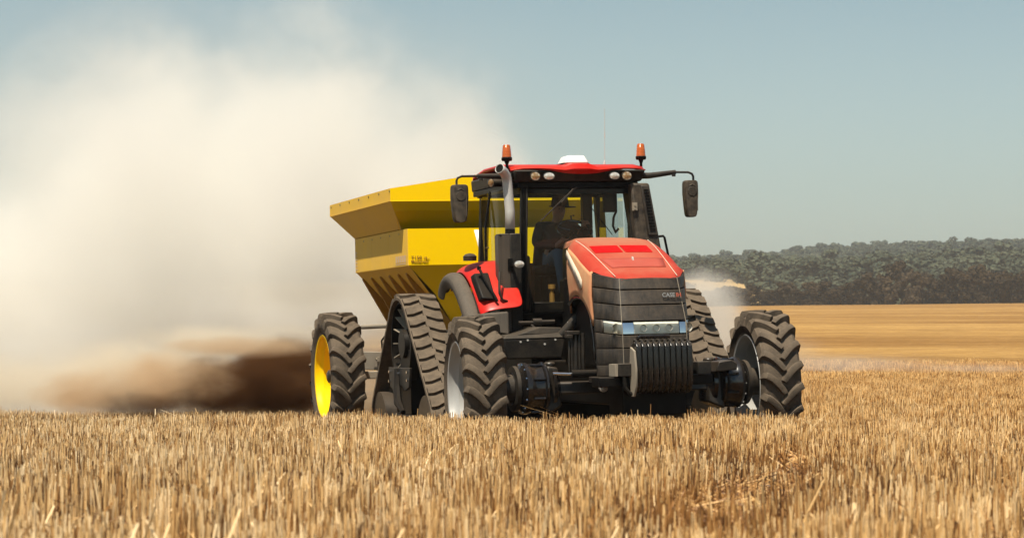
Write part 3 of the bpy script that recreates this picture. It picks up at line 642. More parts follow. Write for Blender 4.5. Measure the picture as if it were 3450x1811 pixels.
def track_mb():
    mb = MB(); n_ = len(TP); th = .035; W = .21
    nrm = []
    for i in range(n_):
        t = (TP[(i + 1) % n_] - TP[i - 1]).normalized(); nn = Vector((t.y, -t.x)); nrm.append(nn)
    c = sum(TP, Vector((0, 0))) / n_
    if (TP[0] - c).dot(nrm[0]) < 0: nrm = [-q for q in nrm]
    rows = []
    for i in range(n_ + 1):
        p, q = TP[i % n_], nrm[i % n_]; o_ = p + q * th
        rows.append([(-W, p.x, p.y), (-W, o_.x, o_.y), (-W + .012, o_.x + q.x * .006, o_.y + q.y * .006), (W - .012, o_.x + q.x * .006, o_.y + q.y * .006), (W, o_.x, o_.y), (W, p.x, p.y), (-W, p.x, p.y)])
    mb.grid(rows)
    per = 4; lh = .040
    def at(u, h):
        u %= n_; i = int(u); f = u - i; p = TP[i].lerp(TP[(i + 1) % n_], f); q = nrm[i].lerp(nrm[(i + 1) % n_], f).normalized(); r_ = p + q * h; return r_
    for side in (-1, 1):
        for k_ in range(n_ // per):
            u0 = k_ * per + (per / 2 if side > 0 else 0); rows = []
            for j in range(7):
                s_ = j / 6; x = side * (-.012 + .212 * s_)
                du = (1.9 * s_ if s_ < .7 else 1.9 * .7 - .0 * s_ + .25 * (s_ - .7)) * 1.15
                hw = 1.08; row = []
                for o_, h in ((-hw - .12, th), (-hw, th + lh), (hw, th + lh), (hw + .12, th)):
                    r_ = at(u0 + du * SGN + o_, h + .0); row.append((x, r_.x, r_.y))
                rows.append(row)
            mb.grid(rows); mb.add(rows[0], [(0, 1, 2, 3)]); mb.add(rows[-1], [(3, 2, 1, 0)])
    # guide blocks inside
    for k_ in range(0, n_, 4):
        a, b = at(k_, -.002), at(k_ + 1.4, -.002); a2, b2 = at(k_ + .2, -.07), at(k_ + 1.1, -.07)
        mb.hexa([(-.04, a.x, a.y), (.04, a.x, a.y), (.04, b.x, b.y), (-.04, b.x, b.y), (-.025, a2.x, a2.y), (.025, a2.x, a2.y), (.025, b2.x, b2.y), (-.025, b2.x, b2.y)])
    return mb
SGN = -1   # centre of each chevron points down on the front run
belt = track_mb().mesh('belt', 'belt', .5)
for sx_ in (-1, 1):
    tk = ob('rubber_track', None, TR, loc=(sx_ * 1.61, 0, 0))
    ob('belt', belt, tk)
    dm = MB(); yc, zc = 2.90, 1.27
    dm.lathe([(-.17, .46), (-.17, .485), (-.05, .485), (-.05, .46)], (0, yc, zc), n=40); dm.lathe([(.05, .44), (.05, .485), (.19, .485), (.19, .44)], (0, yc, zc), n=40)
    dm.lathe([(-.02, .16), (-.02, .46), (.02, .46), (.02, .16)], (0, yc, zc), n=40); dm.lathe([(-.16, .0), (-.16, .16), (.1, .19), (.1, 0)], (0, yc, zc), n=30)
    part('drive_wheel', dm, 'black', tk)
    sp = MB()
    for i in range(16):
        a = 2 * math.pi * i / 16; ca, sa = math.cos(a), math.sin(a); cb, sb = math.cos(a + .05), math.sin(a + .05)
        sp.hexa([(-.05, yc + .18 * ca, zc + .18 * sa), (.04, yc + .18 * ca, zc + .18 * sa), (.04, yc + .18 * cb, zc + .18 * sb), (-.05, yc + .18 * cb, zc + .18 * sb),
                 (-.16, yc + .43 * ca, zc + .43 * sa), (.04, yc + .43 * ca, zc + .43 * sa), (.04, yc + .43 * math.cos(a + .02), zc + .43 * math.sin(a + .02)), (-.16, yc + .43 * math.cos(a + .02), zc + .43 * math.sin(a + .02))])
    part('wheel_rib', sp, 'frame', tk)
    for (yc2, zc2) in ((3.98, .36), (1.72, .36)):
        im = MB()
        for x0, x1 in ((-.19, -.05), (.05, .19)): im.lathe([(x0, .10), (x0, .345), (x1, .345), (x1, .10)], (0, yc2, zc2), n=36)
        im.lathe([(-.2, 0), (-.2, .10), (.2, .10), (.2, 0)], (0, yc2, zc2), n=20); part('idler', im, 'iron', tk)
    for yc2 in (2.35, 2.85, 3.35):
        im = MB(); im.lathe([(-.18, 0), (-.18, .15), (.18, .15), (.18, 0)], (0, yc2, .17), n=24); part('roller', im, 'iron', tk)
    fr = MB(); fr.box(-.13, .13, 2.0, 3.8, .30, .46); fr.box(-.12, .12, 2.65, 3.15, .46, 1.2); part('undercarriage', fr, 'black', tk, bev=.01)
    pl = MB(); pl.prism([(2.36, 1.0), (3.42, 1.0), (3.36, .78), (3.16, .72), (3.06, .80), (2.78, .80), (2.62, .74), (2.42, .78)], -.20, -.17, 'x'); part('guard_plate', pl, 'plastic', tk, bev=.006)
    bl = MB()
    for yb, zb in ((2.44, .95), (2.44, .86), (2.9, .93), (2.96, .9), (3.32, .95), (3.34, .84)): bl.cyl((-.20, yb, zb), (-.222, yb, zb), .018, 8)
    part('bolt', bl, 'chrome', tk)
    hk = MB(); hk.tube([(-.21, 2.95, .98), (-.23, 2.88, .78), (-.25, 2.75, .60), (-.24, 2.55, .50)], [.035, .045, .05, .03], 8); part('link_arm', hk, 'black', tk)

# hood -------------------------------------------------------------
HY = [-.66, -.5, -.185, .1, .38, .6, .9, 1.8]; HH = [1.900, 1.965, 2.096, 2.215, 2.312, 2.362, 2.385, 2.375]
def hz(y):
    return float(np.mean([np.interp(y + d, HY, HH) for d in (-.12, -.06, 0, .06, .12)])) if -.5 < y < 1.6 else float(np.interp(y, HY, HH))
def hw(y): return float(np.interp(y, [-.66, -.34, 0, .5, .62, .9, 1.3, 1.86], [.315, .50, .515, .49, .44, .34, .24, .13]))
def hsurf(x, y):
    w_ = hw(y) if y > -.3 else .505; u = min(1, abs(x) / w_); return hz(y) - .012 * u * u - .075 * max(0, (u - .80) / .20) ** 2.2
rows = []
for y in [-.66, -.6, -.54, -.47, -.40, -.34, -.27, -.18, -.08, .02, .12, .22, .32, .42, .5, .56, .62, .7, .8, .95, 1.1, 1.3, 1.5, 1.7, 1.86]:
    w_ = hw(y); us = [0, .2, .4, .6, .72, .80, .86, .91, .95, .98, 1.0]; half = []
    for u in us: half.append((u * w_, y, hsurf(u * w_, y) if y > -.3 else hz(y) - .012 * u * u - .035 * max(0, (u - .8) / .2) ** 2))
    rows.append([(-a, b, c) for a, b, c in reversed(half)] + half[1:])
HD = part('hood', MB().grid(rows), 'red_top', TR, sub=1, sharp=1.2)
# side panels, with the wheel arch cut out of the lower edge
for sx_ in (-1, 1):
    sp = MB(); rows = []
    for y in [-.335, -.27, -.18, -.08, .02, .12, .22, .32, .42, .5, .56, .61]:
        zt = hsurf(hw(y), y) if y > -.3 else hz(y) - .05; X = hw(y)
        zb = float(np.interp(y, [-.335, -.15, -.05, .08, .22, .36, .5, .59, .61], [1.42, 1.62, 1.68, 1.735, 1.75, 1.735, 1.69, 1.60, 1.56]))
        rows.append([(sx_ * (X + .004 + .02 * math.sin(math.pi * min(1, t * 1.2))), y, zt + (zb - zt) * t) for t in (0, .08, .25, .45, .65, .85, 1)])
    sp.grid(rows); part('hood_side_panel', sp, 'red_side', HD, solid=.02, label='side panel of the hood thick with tan dust' if sx_ < 0 else None)
    # rear side cover narrowing to the cab
    sp = MB(); rows = []
    for y in [.61, .7, .8, .95, 1.1, 1.3, 1.5, 1.7, 1.86]:
        X = hw(y); zt = hsurf(hw(y), y); rows.append([(sx_ * (X + .002), y, zt), (sx_ * (X + .01), y, zt - .25), (sx_ * (X + .01), y, 1.55)])
    sp.grid(rows); part('rear_side_cover', sp, 'black', HD)
for s_ in (-1, 1):
    tb = MB(); tb.tube([(s_ * float(np.interp(y, [-.60, .5], [.335, .405])), y, hsurf(.38, y) + .001) for y in np.linspace(-.60, .50, 16)], .0035, 6); part('hood_crease', tb, 'decal', HD)
rc = MB(); rows = []
def patch(x0, x1, y0, y1, taper=0., h=.004, nx=8, ny=6):
    rows = []
    for j in range(ny + 1):
        y = y0 + (y1 - y0) * j / ny; t = taper * (1 - j / ny); rows.append([(x0 + t + (x1 - x0 - 2 * t) * i / nx, y, hsurf(x0 + t + (x1 - x0 - 2 * t) * i / nx, y) + h) for i in range(nx + 1)])
    return MB().grid(rows)
part('recessed_panel', patch(-.345, .345, -.375, -.14, .05, .006), 'red_dull', HD, solid=.004, label='duller inset panel with the ornament')
for g0, g1 in ((-.345, -.038), (-.008, .292)):
    for k_ in range(6):
        y = .03 + k_ * .034; t = .0 + .0
        rows = []
        for dy, dz in ((0, .003), (.004, .013), (.020, .012), (.026, .002)):
            rows.append([(g0 + (g1 - g0) * i / 8 + (.0), y + dy, hsurf(g0 + (g1 - g0) * i / 8, y + dy) + dz) for i in range(9)])
        part('hood_vent_slat', MB().grid(rows), 'red_clean', HD)
part('hood_ornament', MB().hexa([(-.009, -.20, hz(-.2) + .0), (.011, -.20, hz(-.2)), (.012, -.15, hz(-.15) + .0), (-.010, -.15, hz(-.15)), (-.005, -.19, hz(-.2) + .038), (.007, -.19, hz(-.2) + .038), (.008, -.16, hz(-.14) + .022), (-.006, -.16, hz(-.14) + .022)]), 'steel', HD, bev=.004)
# pale decal strips on the left flank of the hood
X_ = -.537
dc = MB(); dc.add([(X_, .44, 2.17), (X_, .40, 2.235), (X_, .0, 1.985), (X_ , -.10, 1.90), (X_, -.10, 1.82), (X_, -.03, 1.80)], [(0, 1, 2, 3, 4, 5)]); part('hood_stripe', dc, 'decal', HD, solid=.003, label='pale stripe decal on the hood side')
dc = MB()
for q in range(4): y0 = .13 - q * .055; dc.add([(X_ - .003, y0, 2.02 - q * .042), (X_ - .003, y0 - .035, 1.99 - q * .042), (X_ - .003, y0 - .035, 1.955 - q * .042), (X_ - .003, y0, 1.985 - q * .042)], [(0, 1, 2, 3)])
part('stripe_mark', dc, 'decalgrey', HD, solid=.001)

# grille -----------------------------------------------------------
def gpt(u, z):
    """u -1..1 across the wrapped face"""
    yc = float(np.interp(z, [.88, 1.4, 1.62, 1.91], [-.84, -.81, -.74, -.645])); c = float(np.interp(z, [.88, 1.45, 1.91], [.345, .345, .312])); e = .505 if z > 1.3 else .50; ye = float(np.interp(z, [.88, 1.91], [-.42, -.335]))
    a = abs(u); s_ = 1 if u > 0 else -1
    if a < .6: x = c * a / .6; y = yc - .022 * (1 - (a / .6) ** 2); 
    else:
        t = (a - .6) / .4; x = c + (e - c) * (t ** .75); y = yc + (ye - yc) * (t ** 1.15)
    return (s_ * x, y)
GU = [-1, -.97, -.93, -.86, -.78, -.7, -.64, -.6, -.45, -.3, -.15, 0, .15, .3, .45, .6, .64, .7, .78, .86, .93, .97, 1]
def lift(u, z): return .04 * max(0, (abs(u) - .6) / .4) if z > 1.3 and z < 1.885 else (.07 * max(0, (abs(u) - .6) / .4) if z >= 1.885 else 0)
def band(z0, z1, us=GU, off=0.):
    rows = []
    for z in (z1, z1 - .006, (z0 + z1) / 2, z0 + .006, z0):
        edge = .010 if z in (z0, z1) else 0
        rows.append([(gpt(u, z)[0] * (1 - off), gpt(u, z)[1] + edge + off * .5, z + lift(u, z1 if z > (z0 + z1) / 2 else z0)) for u in us])
    return MB().grid(rows)
cr = []
for z in (1.88, 1.6, 1.45, 1.3, 1.0, .91): cr.append([(gpt(u, z)[0] * .95, gpt(u, z)[1] + .075, z) for u in GU])
GR = part('grille_core', MB().grid(cr), 'black', TR, solid=.02)
SE = [1.902, 1.779, 1.623, 1.457]
for z1, z0 in zip(SE, SE[1:]): part('grille_panel', band(z0 + .005, z1 - .004), 'grille', GR, solid=.025)
SE = [1.318, 1.185, 1.02, .90]
for z1, z0 in zip(SE, SE[1:]): part('grille_panel', band(z0 + .004, z1 - .004), 'grille', GR, solid=.025)
US = [u for u in GU if u <= -.86] + [-.84]
part('grille_panel', band(1.323, 1.452, [-1, -.97, -.93, -.9, -.87]), 'grille', GR, solid=.02)
part('grille_panel', band(1.323, 1.452, [.90, .93, .97, 1]), 'grille', GR, solid=.02)
for s_ in (-1, 1):
    tb = MB(); tb.tube([(gpt(.6, z)[0] * s_, gpt(.6, z)[1] - .001, z) for z in np.linspace(.905, 1.90, 24)], .0035, 6); part('crease_trim', tb, 'frame', GR)  # pale tubes drawn as the highlight along the grille creases
# headlights
def lightbox(u0, u1, mat, name, off=.01, z0=1.328, z1=1.447):
    us = np.linspace(u0, u1, 9); return part(name, band(z0, z1, list(us), off), mat, GR, solid=.02)
def recess(u0, u1): 
    us = np.linspace(u0, u1, 7); return band(1.325, 1.450, list(us), .022)
hl = part('headlight', recess(-.865, -.60), 'reflector', GR); lp = MB(); x_, y_ = gpt(-.70, 1.388); lp.lathe([(-.03, .052), (-.012, .050), (.015, .03), (.02, 0)], (x_ * .955, y_ + .005, 1.388), 'y', 24); part('lamp', lp, 'lamp', hl)
part('lens', band(1.326, 1.449, list(np.linspace(-.865, -.60, 7)), .004), 'lens', hl)
ch = part('chrome_panel', band(1.326, 1.449, [-.595, -.52, -.45, -.395], .01), 'chrome', GR)
hl = part('headlight', recess(-.39, .47), 'reflector', GR)
for u in (-.22, .02, .26):
    lp = MB(); x_, y_ = gpt(u, 1.388); lp.lathe([(-.03, .036), (-.012, .034), (.012, .02), (.016, 0)], (x_, y_ + .02, 1.388), 'y', 20); part('lamp', lp, 'lamp', hl)
part('lens', band(1.326, 1.449, list(np.linspace(-.39, .47, 9)), .004), 'lens', hl)
ch = part('chrome_panel', band(1.326, 1.449, [.475, .53, .6, .64, .7], .01), 'chrome', GR)
hl = part('headlight', recess(.60, .90), 'chrome', GR); lp = MB(); x_, y_ = gpt(.74, 1.388); lp.lathe([(-.03, .050), (-.012, .048), (.015, .03), (.02, 0)], (x_ * .955, y_ + .005, 1.388), 'y', 24); part('lamp', lp, 'lamp', hl)
part('lens', band(1.326, 1.449, list(np.linspace(.70, .90, 6)), .004), 'lens', hl)
tx = .110
text('nameplate_letters', 'CASE', 'letters', GR, (tx, gpt(.3, 1.70)[1] - .030, 1.700), (1, .02, 0), (0, .22, 1), .060, .0010)
text('nameplate_letters', 'IH', 'letterred', GR, (tx + .152, gpt(.4, 1.70)[1] - .026, 1.700), (1, .03, 0), (0, .22, 1), .060, .0010, label='red emblem letters at the end of the nameplate')

# inner body, chassis, axle ---------------------------------------
bd = MB(); bd.box(-.40, .40, -.30, 1.0, 1.0, 1.95); bd.box(-.20, .20, 1.0, 1.8, 1.0, 1.95); part('engine_block', bd, 'black', TR, bev=.02)
bd = MB(); bd.box(-.33, .33, -.55, 3.6, .60, 1.05); bd.box(-.48, .48, 2.0, 3.7, .55, 1.55); bd.box(-.75, .75, 2.1, 3.5, .22, .62); bd.box(-1.4, 1.4, 2.7, 3.1, 1.12, 1.42); part('chassis', bd, 'black', TR, bev=.02)
for s_ in (-1, 1):   # arch liner
    tb = MB(); pts = [(s_ * .50, -.345, 1.05), (s_ * .50, -.31, 1.32), (s_ * .50, -.24, 1.52), (s_ * .50, -.12, 1.645), (s_ * .50, .06, 1.722), (s_ * .50, .22, 1.74), (s_ * .50, .38, 1.725), (s_ * .50, .52, 1.67)]
    rows = [[(p[0], p[1], p[2]), (p[0] - s_ * .015, p[1] + .0, p[2] - .02), (p[0] - s_ * .14, p[1] + .02, p[2] - .03)] for p in pts]; tb.grid(rows); part('arch_liner', tb, 'blackgloss', TR, solid=.01)
ax = MB(); ax.hexa([(-1.0, -.12, .72), (1.0, -.12, .72), (1.0, .12, .72), (-1.0, .12, .72), (-1.0, -.10, .85), (1.0, -.10, .85), (1.0, .10, .85), (-1.0, .10, .85)]); ax.box(-.30, .30, -.2, .2, .62, .88)
part('front_axle', ax, 'iron', TR, bev=.02)
for s_ in (-1, 1):
    hb = MB(); zc = .79
    hb.lathe([(s_ * .80, 0), (s_ * .80, .12), (s_ * .86, .22), (s_ * .90, .235)], (0, 0, zc), n=36)
    hb.lathe([(s_ * .945, .0), (s_ * .945, .255), (s_ * .965, .272), (s_ * .985, .272), (s_ * 1.0, .245), (s_ * 1.06, .24), (s_ * 1.12, .255), (s_ * 1.15, .268), (s_ * 1.19, .268), (s_ * 1.205, .24), (s_ * 1.24, .20), (s_ * 1.30, .17), (s_ * 1.30, .0)], (0, 0, zc), n=48)
    h_ = part('wheel_hub', hb, 'blackgloss', TR)
    part('hub_bolt', nuts(MB(), 0, .252, 14, .011, .016, s_), 'chrome', h_, loc=(s_ * 1.19, 0, zc))
    rb = MB()
    for i in range(8):
        a = 2 * math.pi * (i + .5) / 8; ca, sa = math.cos(a), math.sin(a)
        rb.tube([(s_ * 1.0, .26 * ca, .26 * sa), (s_ * 1.12, .262 * ca, .262 * sa)], .014, 6)
    part('hub_rib', rb, 'blackgloss', h_, loc=(0, 0, zc))
    sc = MB(); sc.lathe([(s_ * 1.25, .0), (s_ * 1.25, .235), (s_ * 1.29, .235), (s_ * 1.30, .15), (s_ * 1.62, .14), (s_ * 1.62, 0)], (0, 0, .79), n=36); part('axle_spacer', sc, 'plastic', TR)
    kn = MB(); kn.hexa([(s_ * .80, -.16, .60), (s_ * .98, -.20, .52), (s_ * .98, .16, .52), (s_ * .80, .14, .60), (s_ * .83, -.14, 1.0), (s_ * .95, -.14, 1.02), (s_ * .95, .14, 1.02), (s_ * .83, .14, 1.0)])
    kn.cyl((s_ * .88, 0, 1.0), (s_ * .88, 0, 1.06), .06, 12); part('steering_knuckle', kn, 'iron', TR, bev=.02)
    cyl = MB(); cyl.cyl((s_ * .70, -.17, .93), (s_ * .40, -.17, .93), .042, 16); part('steering_cylinder', cyl, 'black', TR)
    cyl = MB(); cyl.cyl((s_ * .90, -.17, .94), (s_ * .68, -.17, .93), .017, 12); part('cylinder_rod', cyl, 'chrome', TR)
    pb = MB(); pb.cyl((s_ * .37, -.24, .78), (s_ * .37, -.20, .78), .045, 16); pb.cyl((s_ * .37, -.26, .78), (s_ * .37, -.24, .78), .02, 8); part('pivot_pin', pb, 'steel', TR)
bk = MB(); bk.prism([(.80, .915), (1.04, .93), (1.04, 1.0), (.98, 1.035), (.84, 1.02)], -.42, -.12, 'y'); part('axle_bracket', bk, 'iron', TR, bev=.01)
bk = MB(); bk.box(-.33, -.05, -.30, -.10, .88, .95); bk.box(-.56, -.30, -.5, -.32, .84, .90); part('axle_bracket', bk, 'iron', TR, bev=.008)
# front carrier blocks and weights
for x0, x1 in ((-.435, -.20), (.415, .56)):
    bk = MB(); bk.box(x0, x1, -.93, -.70, .905, 1.035); part('weight_carrier', bk, 'plastic', TR, bev=.008)
bk = MB(); bk.box(-.47, -.437, -.92, -.72, .905, 1.03); part('carrier_plate', bk, 'frame', TR, bev=.004)
bk = MB(); bk.box(-.62, .60, -.86, -.60, .80, .90); bk.box(-.34, .34, -.75, -.3, .5, .8); part('front_frame', bk, 'black', TR, bev=.01)
hk = MB(); hk.tube([(-.37, -.90, .90), (-.37, -.92, .79), (-.32, -.93, .73), (-.25, -.93, .73), (-.20, -.92, .79), (-.20, -.90, .90)], .022, 8); part('tow_hook', hk, 'black', TR)
wpro = [(-.88, 1.235), (-.93, 1.25), (-1.0, 1.235), (-1.025, 1.20), (-1.03, 1.0), (-1.025, .84), (-.99, .77), (-.92, .725), (-.85, .72), (-.82, .80), (-.82, 1.18)]
wm = MB(); wm.prism(wpro, -.0255, .0255, 'x'); 
whm = MB(); whm.tube([(0, -.90, 1.235), (0, -.92, 1.268), (0, -.97, 1.262), (0, -1.0, 1.215)], .012, 6)
wme = wm.mesh('front_weight', 'weight'); whe = whm.mesh('weight_handle', 'weight')
for i in range(10):
    o = ob('front_weight', wme, TR, loc=(-.245 + i * .0605, 0, 0)); b_ = o.modifiers.new('bevel', 'BEVEL'); b_.width = .009; b_.segments = 3; b_.limit_method = 'ANGLE'
    ob('weight_handle', whe, o, loc=(-.012, 0, 0))
bk = MB(); bk.prism([(-.90, 1.20), (-1.02, 1.16), (-1.06, .98), (-1.05, .80), (-.98, .70), (-.90, .70), (-.86, .9)], -.300, -.278, 'x'); part('weight_end_plate', bk, 'frame', TR, bev=.004)
bk = MB(); bk.tube([(-.20, -.86, 1.285), (-.195, -.90, 1.30), (.12, -.90, 1.30), (.125, -.86, 1.285)], .022, 8); part('winch_bar', bk, 'blackgloss', TR)

# left side box, mudguard block, hoses, step ------------------------
bx = MB(); bx.hexa([(-1.10, .84, 1.085), (-.48, .84, 1.085), (-.48, 1.7, 1.085), (-1.10, 1.7, 1.085), (-1.14, .82, 1.30), (-.45, .82, 1.30), (-.45, 1.7, 1.30), (-1.14, 1.7, 1.30)]); b1 = part('side_box', bx, 'plastic', TR, bev=.015)
bx = MB(); bx.hexa([(-1.15, .81, 1.302), (-.44, .81, 1.302), (-.44, 1.7, 1.302), (-1.15, 1.7, 1.302), (-1.10, .86, 1.345), (-.47, .84, 1.36), (-.47, 1.7, 1.42), (-1.10, 1.7, 1.36)]); bx.hexa([(-.98, .84, 1.345), (-.47, .84, 1.345), (-.47, 1.6, 1.345), (-.98, 1.6, 1.345), (-.72, .87, 1.425), (-.47, .87, 1.415), (-.47, 1.6, 1.42), (-.72, 1.6, 1.43)]); part('box_lid', bx, 'plastic', b1, bev=.012)
bl = MB()
for x_, z_ in ((-.87, 1.285), (-.56, 1.285), (-.68, 1.24), (-.95, 1.27)): bl.cyl((x_, .835, z_), (x_, .815, z_), .011, 8)
part('bolt', bl, 'steel', b1)
bx = MB(); bx.box(-.55, -.10, 1.66, 1.72, 1.58, 1.70); part('cab_sill', bx, 'black', TR, bev=.01)
tb = MB(); tb.tube([(-.52, .7, 1.33), (-.38, .62, 1.50), (-.28, .6, 1.62)], .055, 14); part('coolant_pipe', tb, 'plastic', TR)
tb = MB(); tb.box(-.475, -.44, .63, .66, 1.435, 1.47); part('pipe_sticker', tb, 'white', TR)
tb = MB(); tb.cyl((-.86, 1.2, 1.475), (-.58, 1.2, 1.475), .018, 10); tb.cyl((-.70, 1.2, 1.478), (-.60, 1.2, 1.478), .042, 16); tb.cyl((-.60, 1.2, 1.478), (-.45, 1.2, 1.48), .022, 10); tb.tube([(-.73, 1.15, 1.45), (-.68, 1.12, 1.40), (-.62, 1.1, 1.36)], .012, 8); part('hydraulic_pipe', tb, 'iron', TR)
hs2 = MB()
for x_, r_, z1 in ((-.67, .012, 1.27), (-.64, .012, 1.30), (-.60, .026, 1.34), (-.56, .018, 1.34), (-.52, .018, 1.35)): hs2.tube([(x_, -.02, .93), (x_, -.02, 1.1), (x_ + .01, 0, z1)], r_, 10)
part('hose', hs2, 'iron', TR)
bx = MB(); bx.box(-.70, -.56, -.06, .04, 1.335, 1.375); bx.box(-.70, -.635, -.06, .04, 1.30, 1.335); part('hose_bracket', bx, 'iron', TR, bev=.006)
bx = MB(); bx.hexa([(-1.30, 1.05, 1.40), (-1.0, 1.05, 1.34), (-1.0, 1.6, 1.34), (-1.30, 1.6, 1.40), (-1.28, 1.10, 1.585), (-1.0, 1.08, 1.60), (-1.0, 1.6, 1.60), (-1.28, 1.6, 1.585)]); bx.box(-1.42, -1.29, 1.2, 1.55, 1.44, 1.58); part('rear_step_cover', bx, 'flare', TR, bev=.02)

# fenders ----------------------------------------------------------
FP = [(2.50, 1.83), (2.42, 1.96), (2.24, 2.05), (2.0, 2.06), (1.75, 1.98), (1.52, 1.83), (1.34, 1.68), (1.22, 1.55)]
def fender_rows(sec, s_):
    rows = []
    for i, (y, z) in enumerate(FP):
        a = Vector(FP[max(0, i - 1)]); b = Vector(FP[min(len(FP) - 1, i + 1)]); t = (b - a).normalized(); n_ = Vector((-t.y, t.x)); n_ = n_ if n_.y > 0 or (n_.y > -.2 and n_.x < 0) else -n_
        if n_.dot(Vector((-.5, .85))) < 0 and i > 1: n_ = -n_
        rows.append([(s_ * x, y + n_.x * h, z + n_.y * h) for x, h in sec])
    return rows
for s_ in (-1, 1):
    q = 1.0 if s_ < 0 else .72
    fl = MB().grid(fender_rows([(1.40 * q, -.19), (1.45 * q, -.11), (1.45 * q, -.04), (1.38 * q, .012), (1.285 * q, .0)], s_)); f_ = part('fender', fl, 'flare', TR, solid=.02, sub=2, label='grey rubber flare of the red fender')
    fl = MB().grid(fender_rows([(1.287 * q, .004), (1.26 * q, .05), (1.17 * q, .10), (1.0 * q, .13), (.80 * q, .14)], s_)); part('fender_panel', fl, 'red', f_, solid=.015, sub=2)
    if s_ > 0: continue
    gp = MB(); gp.hexa([(-1.265, 1.20, 1.75), (-1.10, 1.20, 1.73), (-1.10, 1.34, 1.70), (-1.265, 1.34, 1.70), (-1.275, 1.50, 2.03), (-1.10, 1.50, 2.04), (-1.10, 1.66, 2.0), (-1.275, 1.66, 2.0)]); part('air_intake', gp, 'black', f_, bev=.02)
    rd = MB(); rd.tube([(s_ * 1.24, 1.42, 2.10), (s_ * 1.18, 1.30, 1.92), (s_ * 1.12, 1.18, 1.76), (s_ * 1.10, 1.17, 1.71)], .015, 8); rd.box(*(sorted((s_ * 1.255, s_ * 1.215))), 1.39, 1.42, 2.06, 2.10); part('stay_bar', rd, 'black', f_)
    hr = MB(); hr.tube([(s_ * 1.03, 1.30, 2.03), (s_ * 1.06, 1.22, 1.90), (s_ * 1.07, 1.18, 1.80), (s_ * 1.04, 1.18, 1.73), (s_ * .98, 1.2, 1.71)], .014, 8); part('handrail', hr, 'iron', f_)
    lm = MB(); lm.lathe([(0, .0), (.0, .075), (.05, .078), (.075, .05), (.085, 0)], (s_ * 1.03, 2.55, 2.20), 'z', 20); part('fender_lamp', lm, 'plastic', f_)

# cab --------------------------------------------------------------
CAB = ob('cab', None, TR)
YF, YR = 1.70, 3.20
def post(p0, p1, wx, wy, name='pillar', mat='black', par=CAB):
    (x0, y0, z0), (x1, y1, z1) = p0, p1; m = MB(); m.hexa([(x0 - wx, y0 - wy, z0), (x0 + wx, y0 - wy, z0), (x0 + wx, y0 + wy, z0), (x0 - wx, y0 + wy, z0), (x1 - wx, y1 - wy, z1), (x1 + wx, y1 - wy, z1), (x1 + wx, y1 + wy, z1), (x1 - wx, y1 + wy, z1)]); return part(name, m, mat, par, bev=.01)
post((-.665, 1.72, 1.60), (-.635, 1.66, 3.02), .030, .04); post((.685, 1.72, 1.60), (.635, 1.66, 3.02), .030, .04)
post((-.63, 1.69, 1.60), (-.60, 1.63, 3.0), .012, .012, 'pillar_trim', 'plastic'); post((.64, 1.69, 1.60), (.60, 1.63, 3.0), .012, .012, 'pillar_trim', 'plastic')
post((-.72, YR, 1.7), (-.66, YR, 3.02), .05, .05); post((.80, YR, 1.7), (.74, YR, 3.02), .055, .05)
bx = MB(); bx.box(-.70, .70, 1.62, 1.72, 2.965, 3.03); bx.box(-.74, .74, YR - .05, YR + .05, 2.95, 3.03); bx.box(-.80, -.70, 1.7, YR, 2.96, 3.02); bx.box(.72, .80, 1.7, YR, 2.96, 3.02); bx.box(-.60, .60, 1.63, 1.68, 2.90, 2.965); part('cab_header', bx, 'black', CAB, bev=.008)
bx = MB(); bx.box(-.76, .76, 1.72, YR + .05, 1.44, 1.58); bx.box(-.80, .80, YR - .06, YR + .06, 1.58, 2.18); bx.box(-.84, -.79, 1.9, YR, 1.5, 1.9); bx.box(.79, .84, 1.9, YR, 1.5, 1.9); part('cab_floor', bx, 'black', CAB, bev=.01)
bx = MB(); bx.box(-.78, .78, 1.8, YR, 2.985, 3.0); part('headliner', bx, 'seat', CAB)
# glass panes
def pane(rows, label=None, mat='glass_side'): return part('window_pane', MB().grid(rows), mat, CAB, label=label, sharp=3)
n6 = np.linspace(-1, 1, 9)
pane([[(u * (.64 + (.605 - .64) * t), 1.69 - .045 * (1 - u * u) - .05 * t, 1.62 + (2.95 - 1.62) * t) for u in n6] for t in np.linspace(0, 1, 7)], 'curved windscreen', 'glass')
for s_ in (-1, 1):
    pane([[(s_ * (.675 + .13 * math.sin(math.pi * .5 * min(1, q * 2))) , 1.72 + .72 * q, 1.60 + 1.38 * t) for q in np.linspace(0, 1, 6)] for t in np.linspace(0, 1, 4)])
    pane([[(s_ * (.81 - .09 * q), 2.5 + .66 * q, 1.75 + 1.22 * t) for q in (0, .5, 1)] for t in (0, .5, 1)])
    edge = MB(); edge.tube([(s_ * .84, 2.46, 1.6), (s_ * .865, 2.46, 2.2), (s_ * .86, 2.46, 2.6), (s_ * .80, 2.44, 2.98)], .014, 8); part('door_edge', edge, 'black', CAB)
    hd = MB(); hd.tube([(s_ * .86, 2.42, 2.32), (s_ * .90, 2.30, 2.335), (s_ * .93, 2.1, 2.33)], .008, 6); part('door_handle', hd, 'iron', CAB)
pane([[(x_, YR, z_) for x_ in (-.66, .70)] for z_ in (2.2, 2.95)], 'rear window')
bx = MB(); bx.box(.50, .62, YR - .14, YR - .04, 1.7, 3.0); part('window_divider', bx, 'black', CAB, bev=.01)
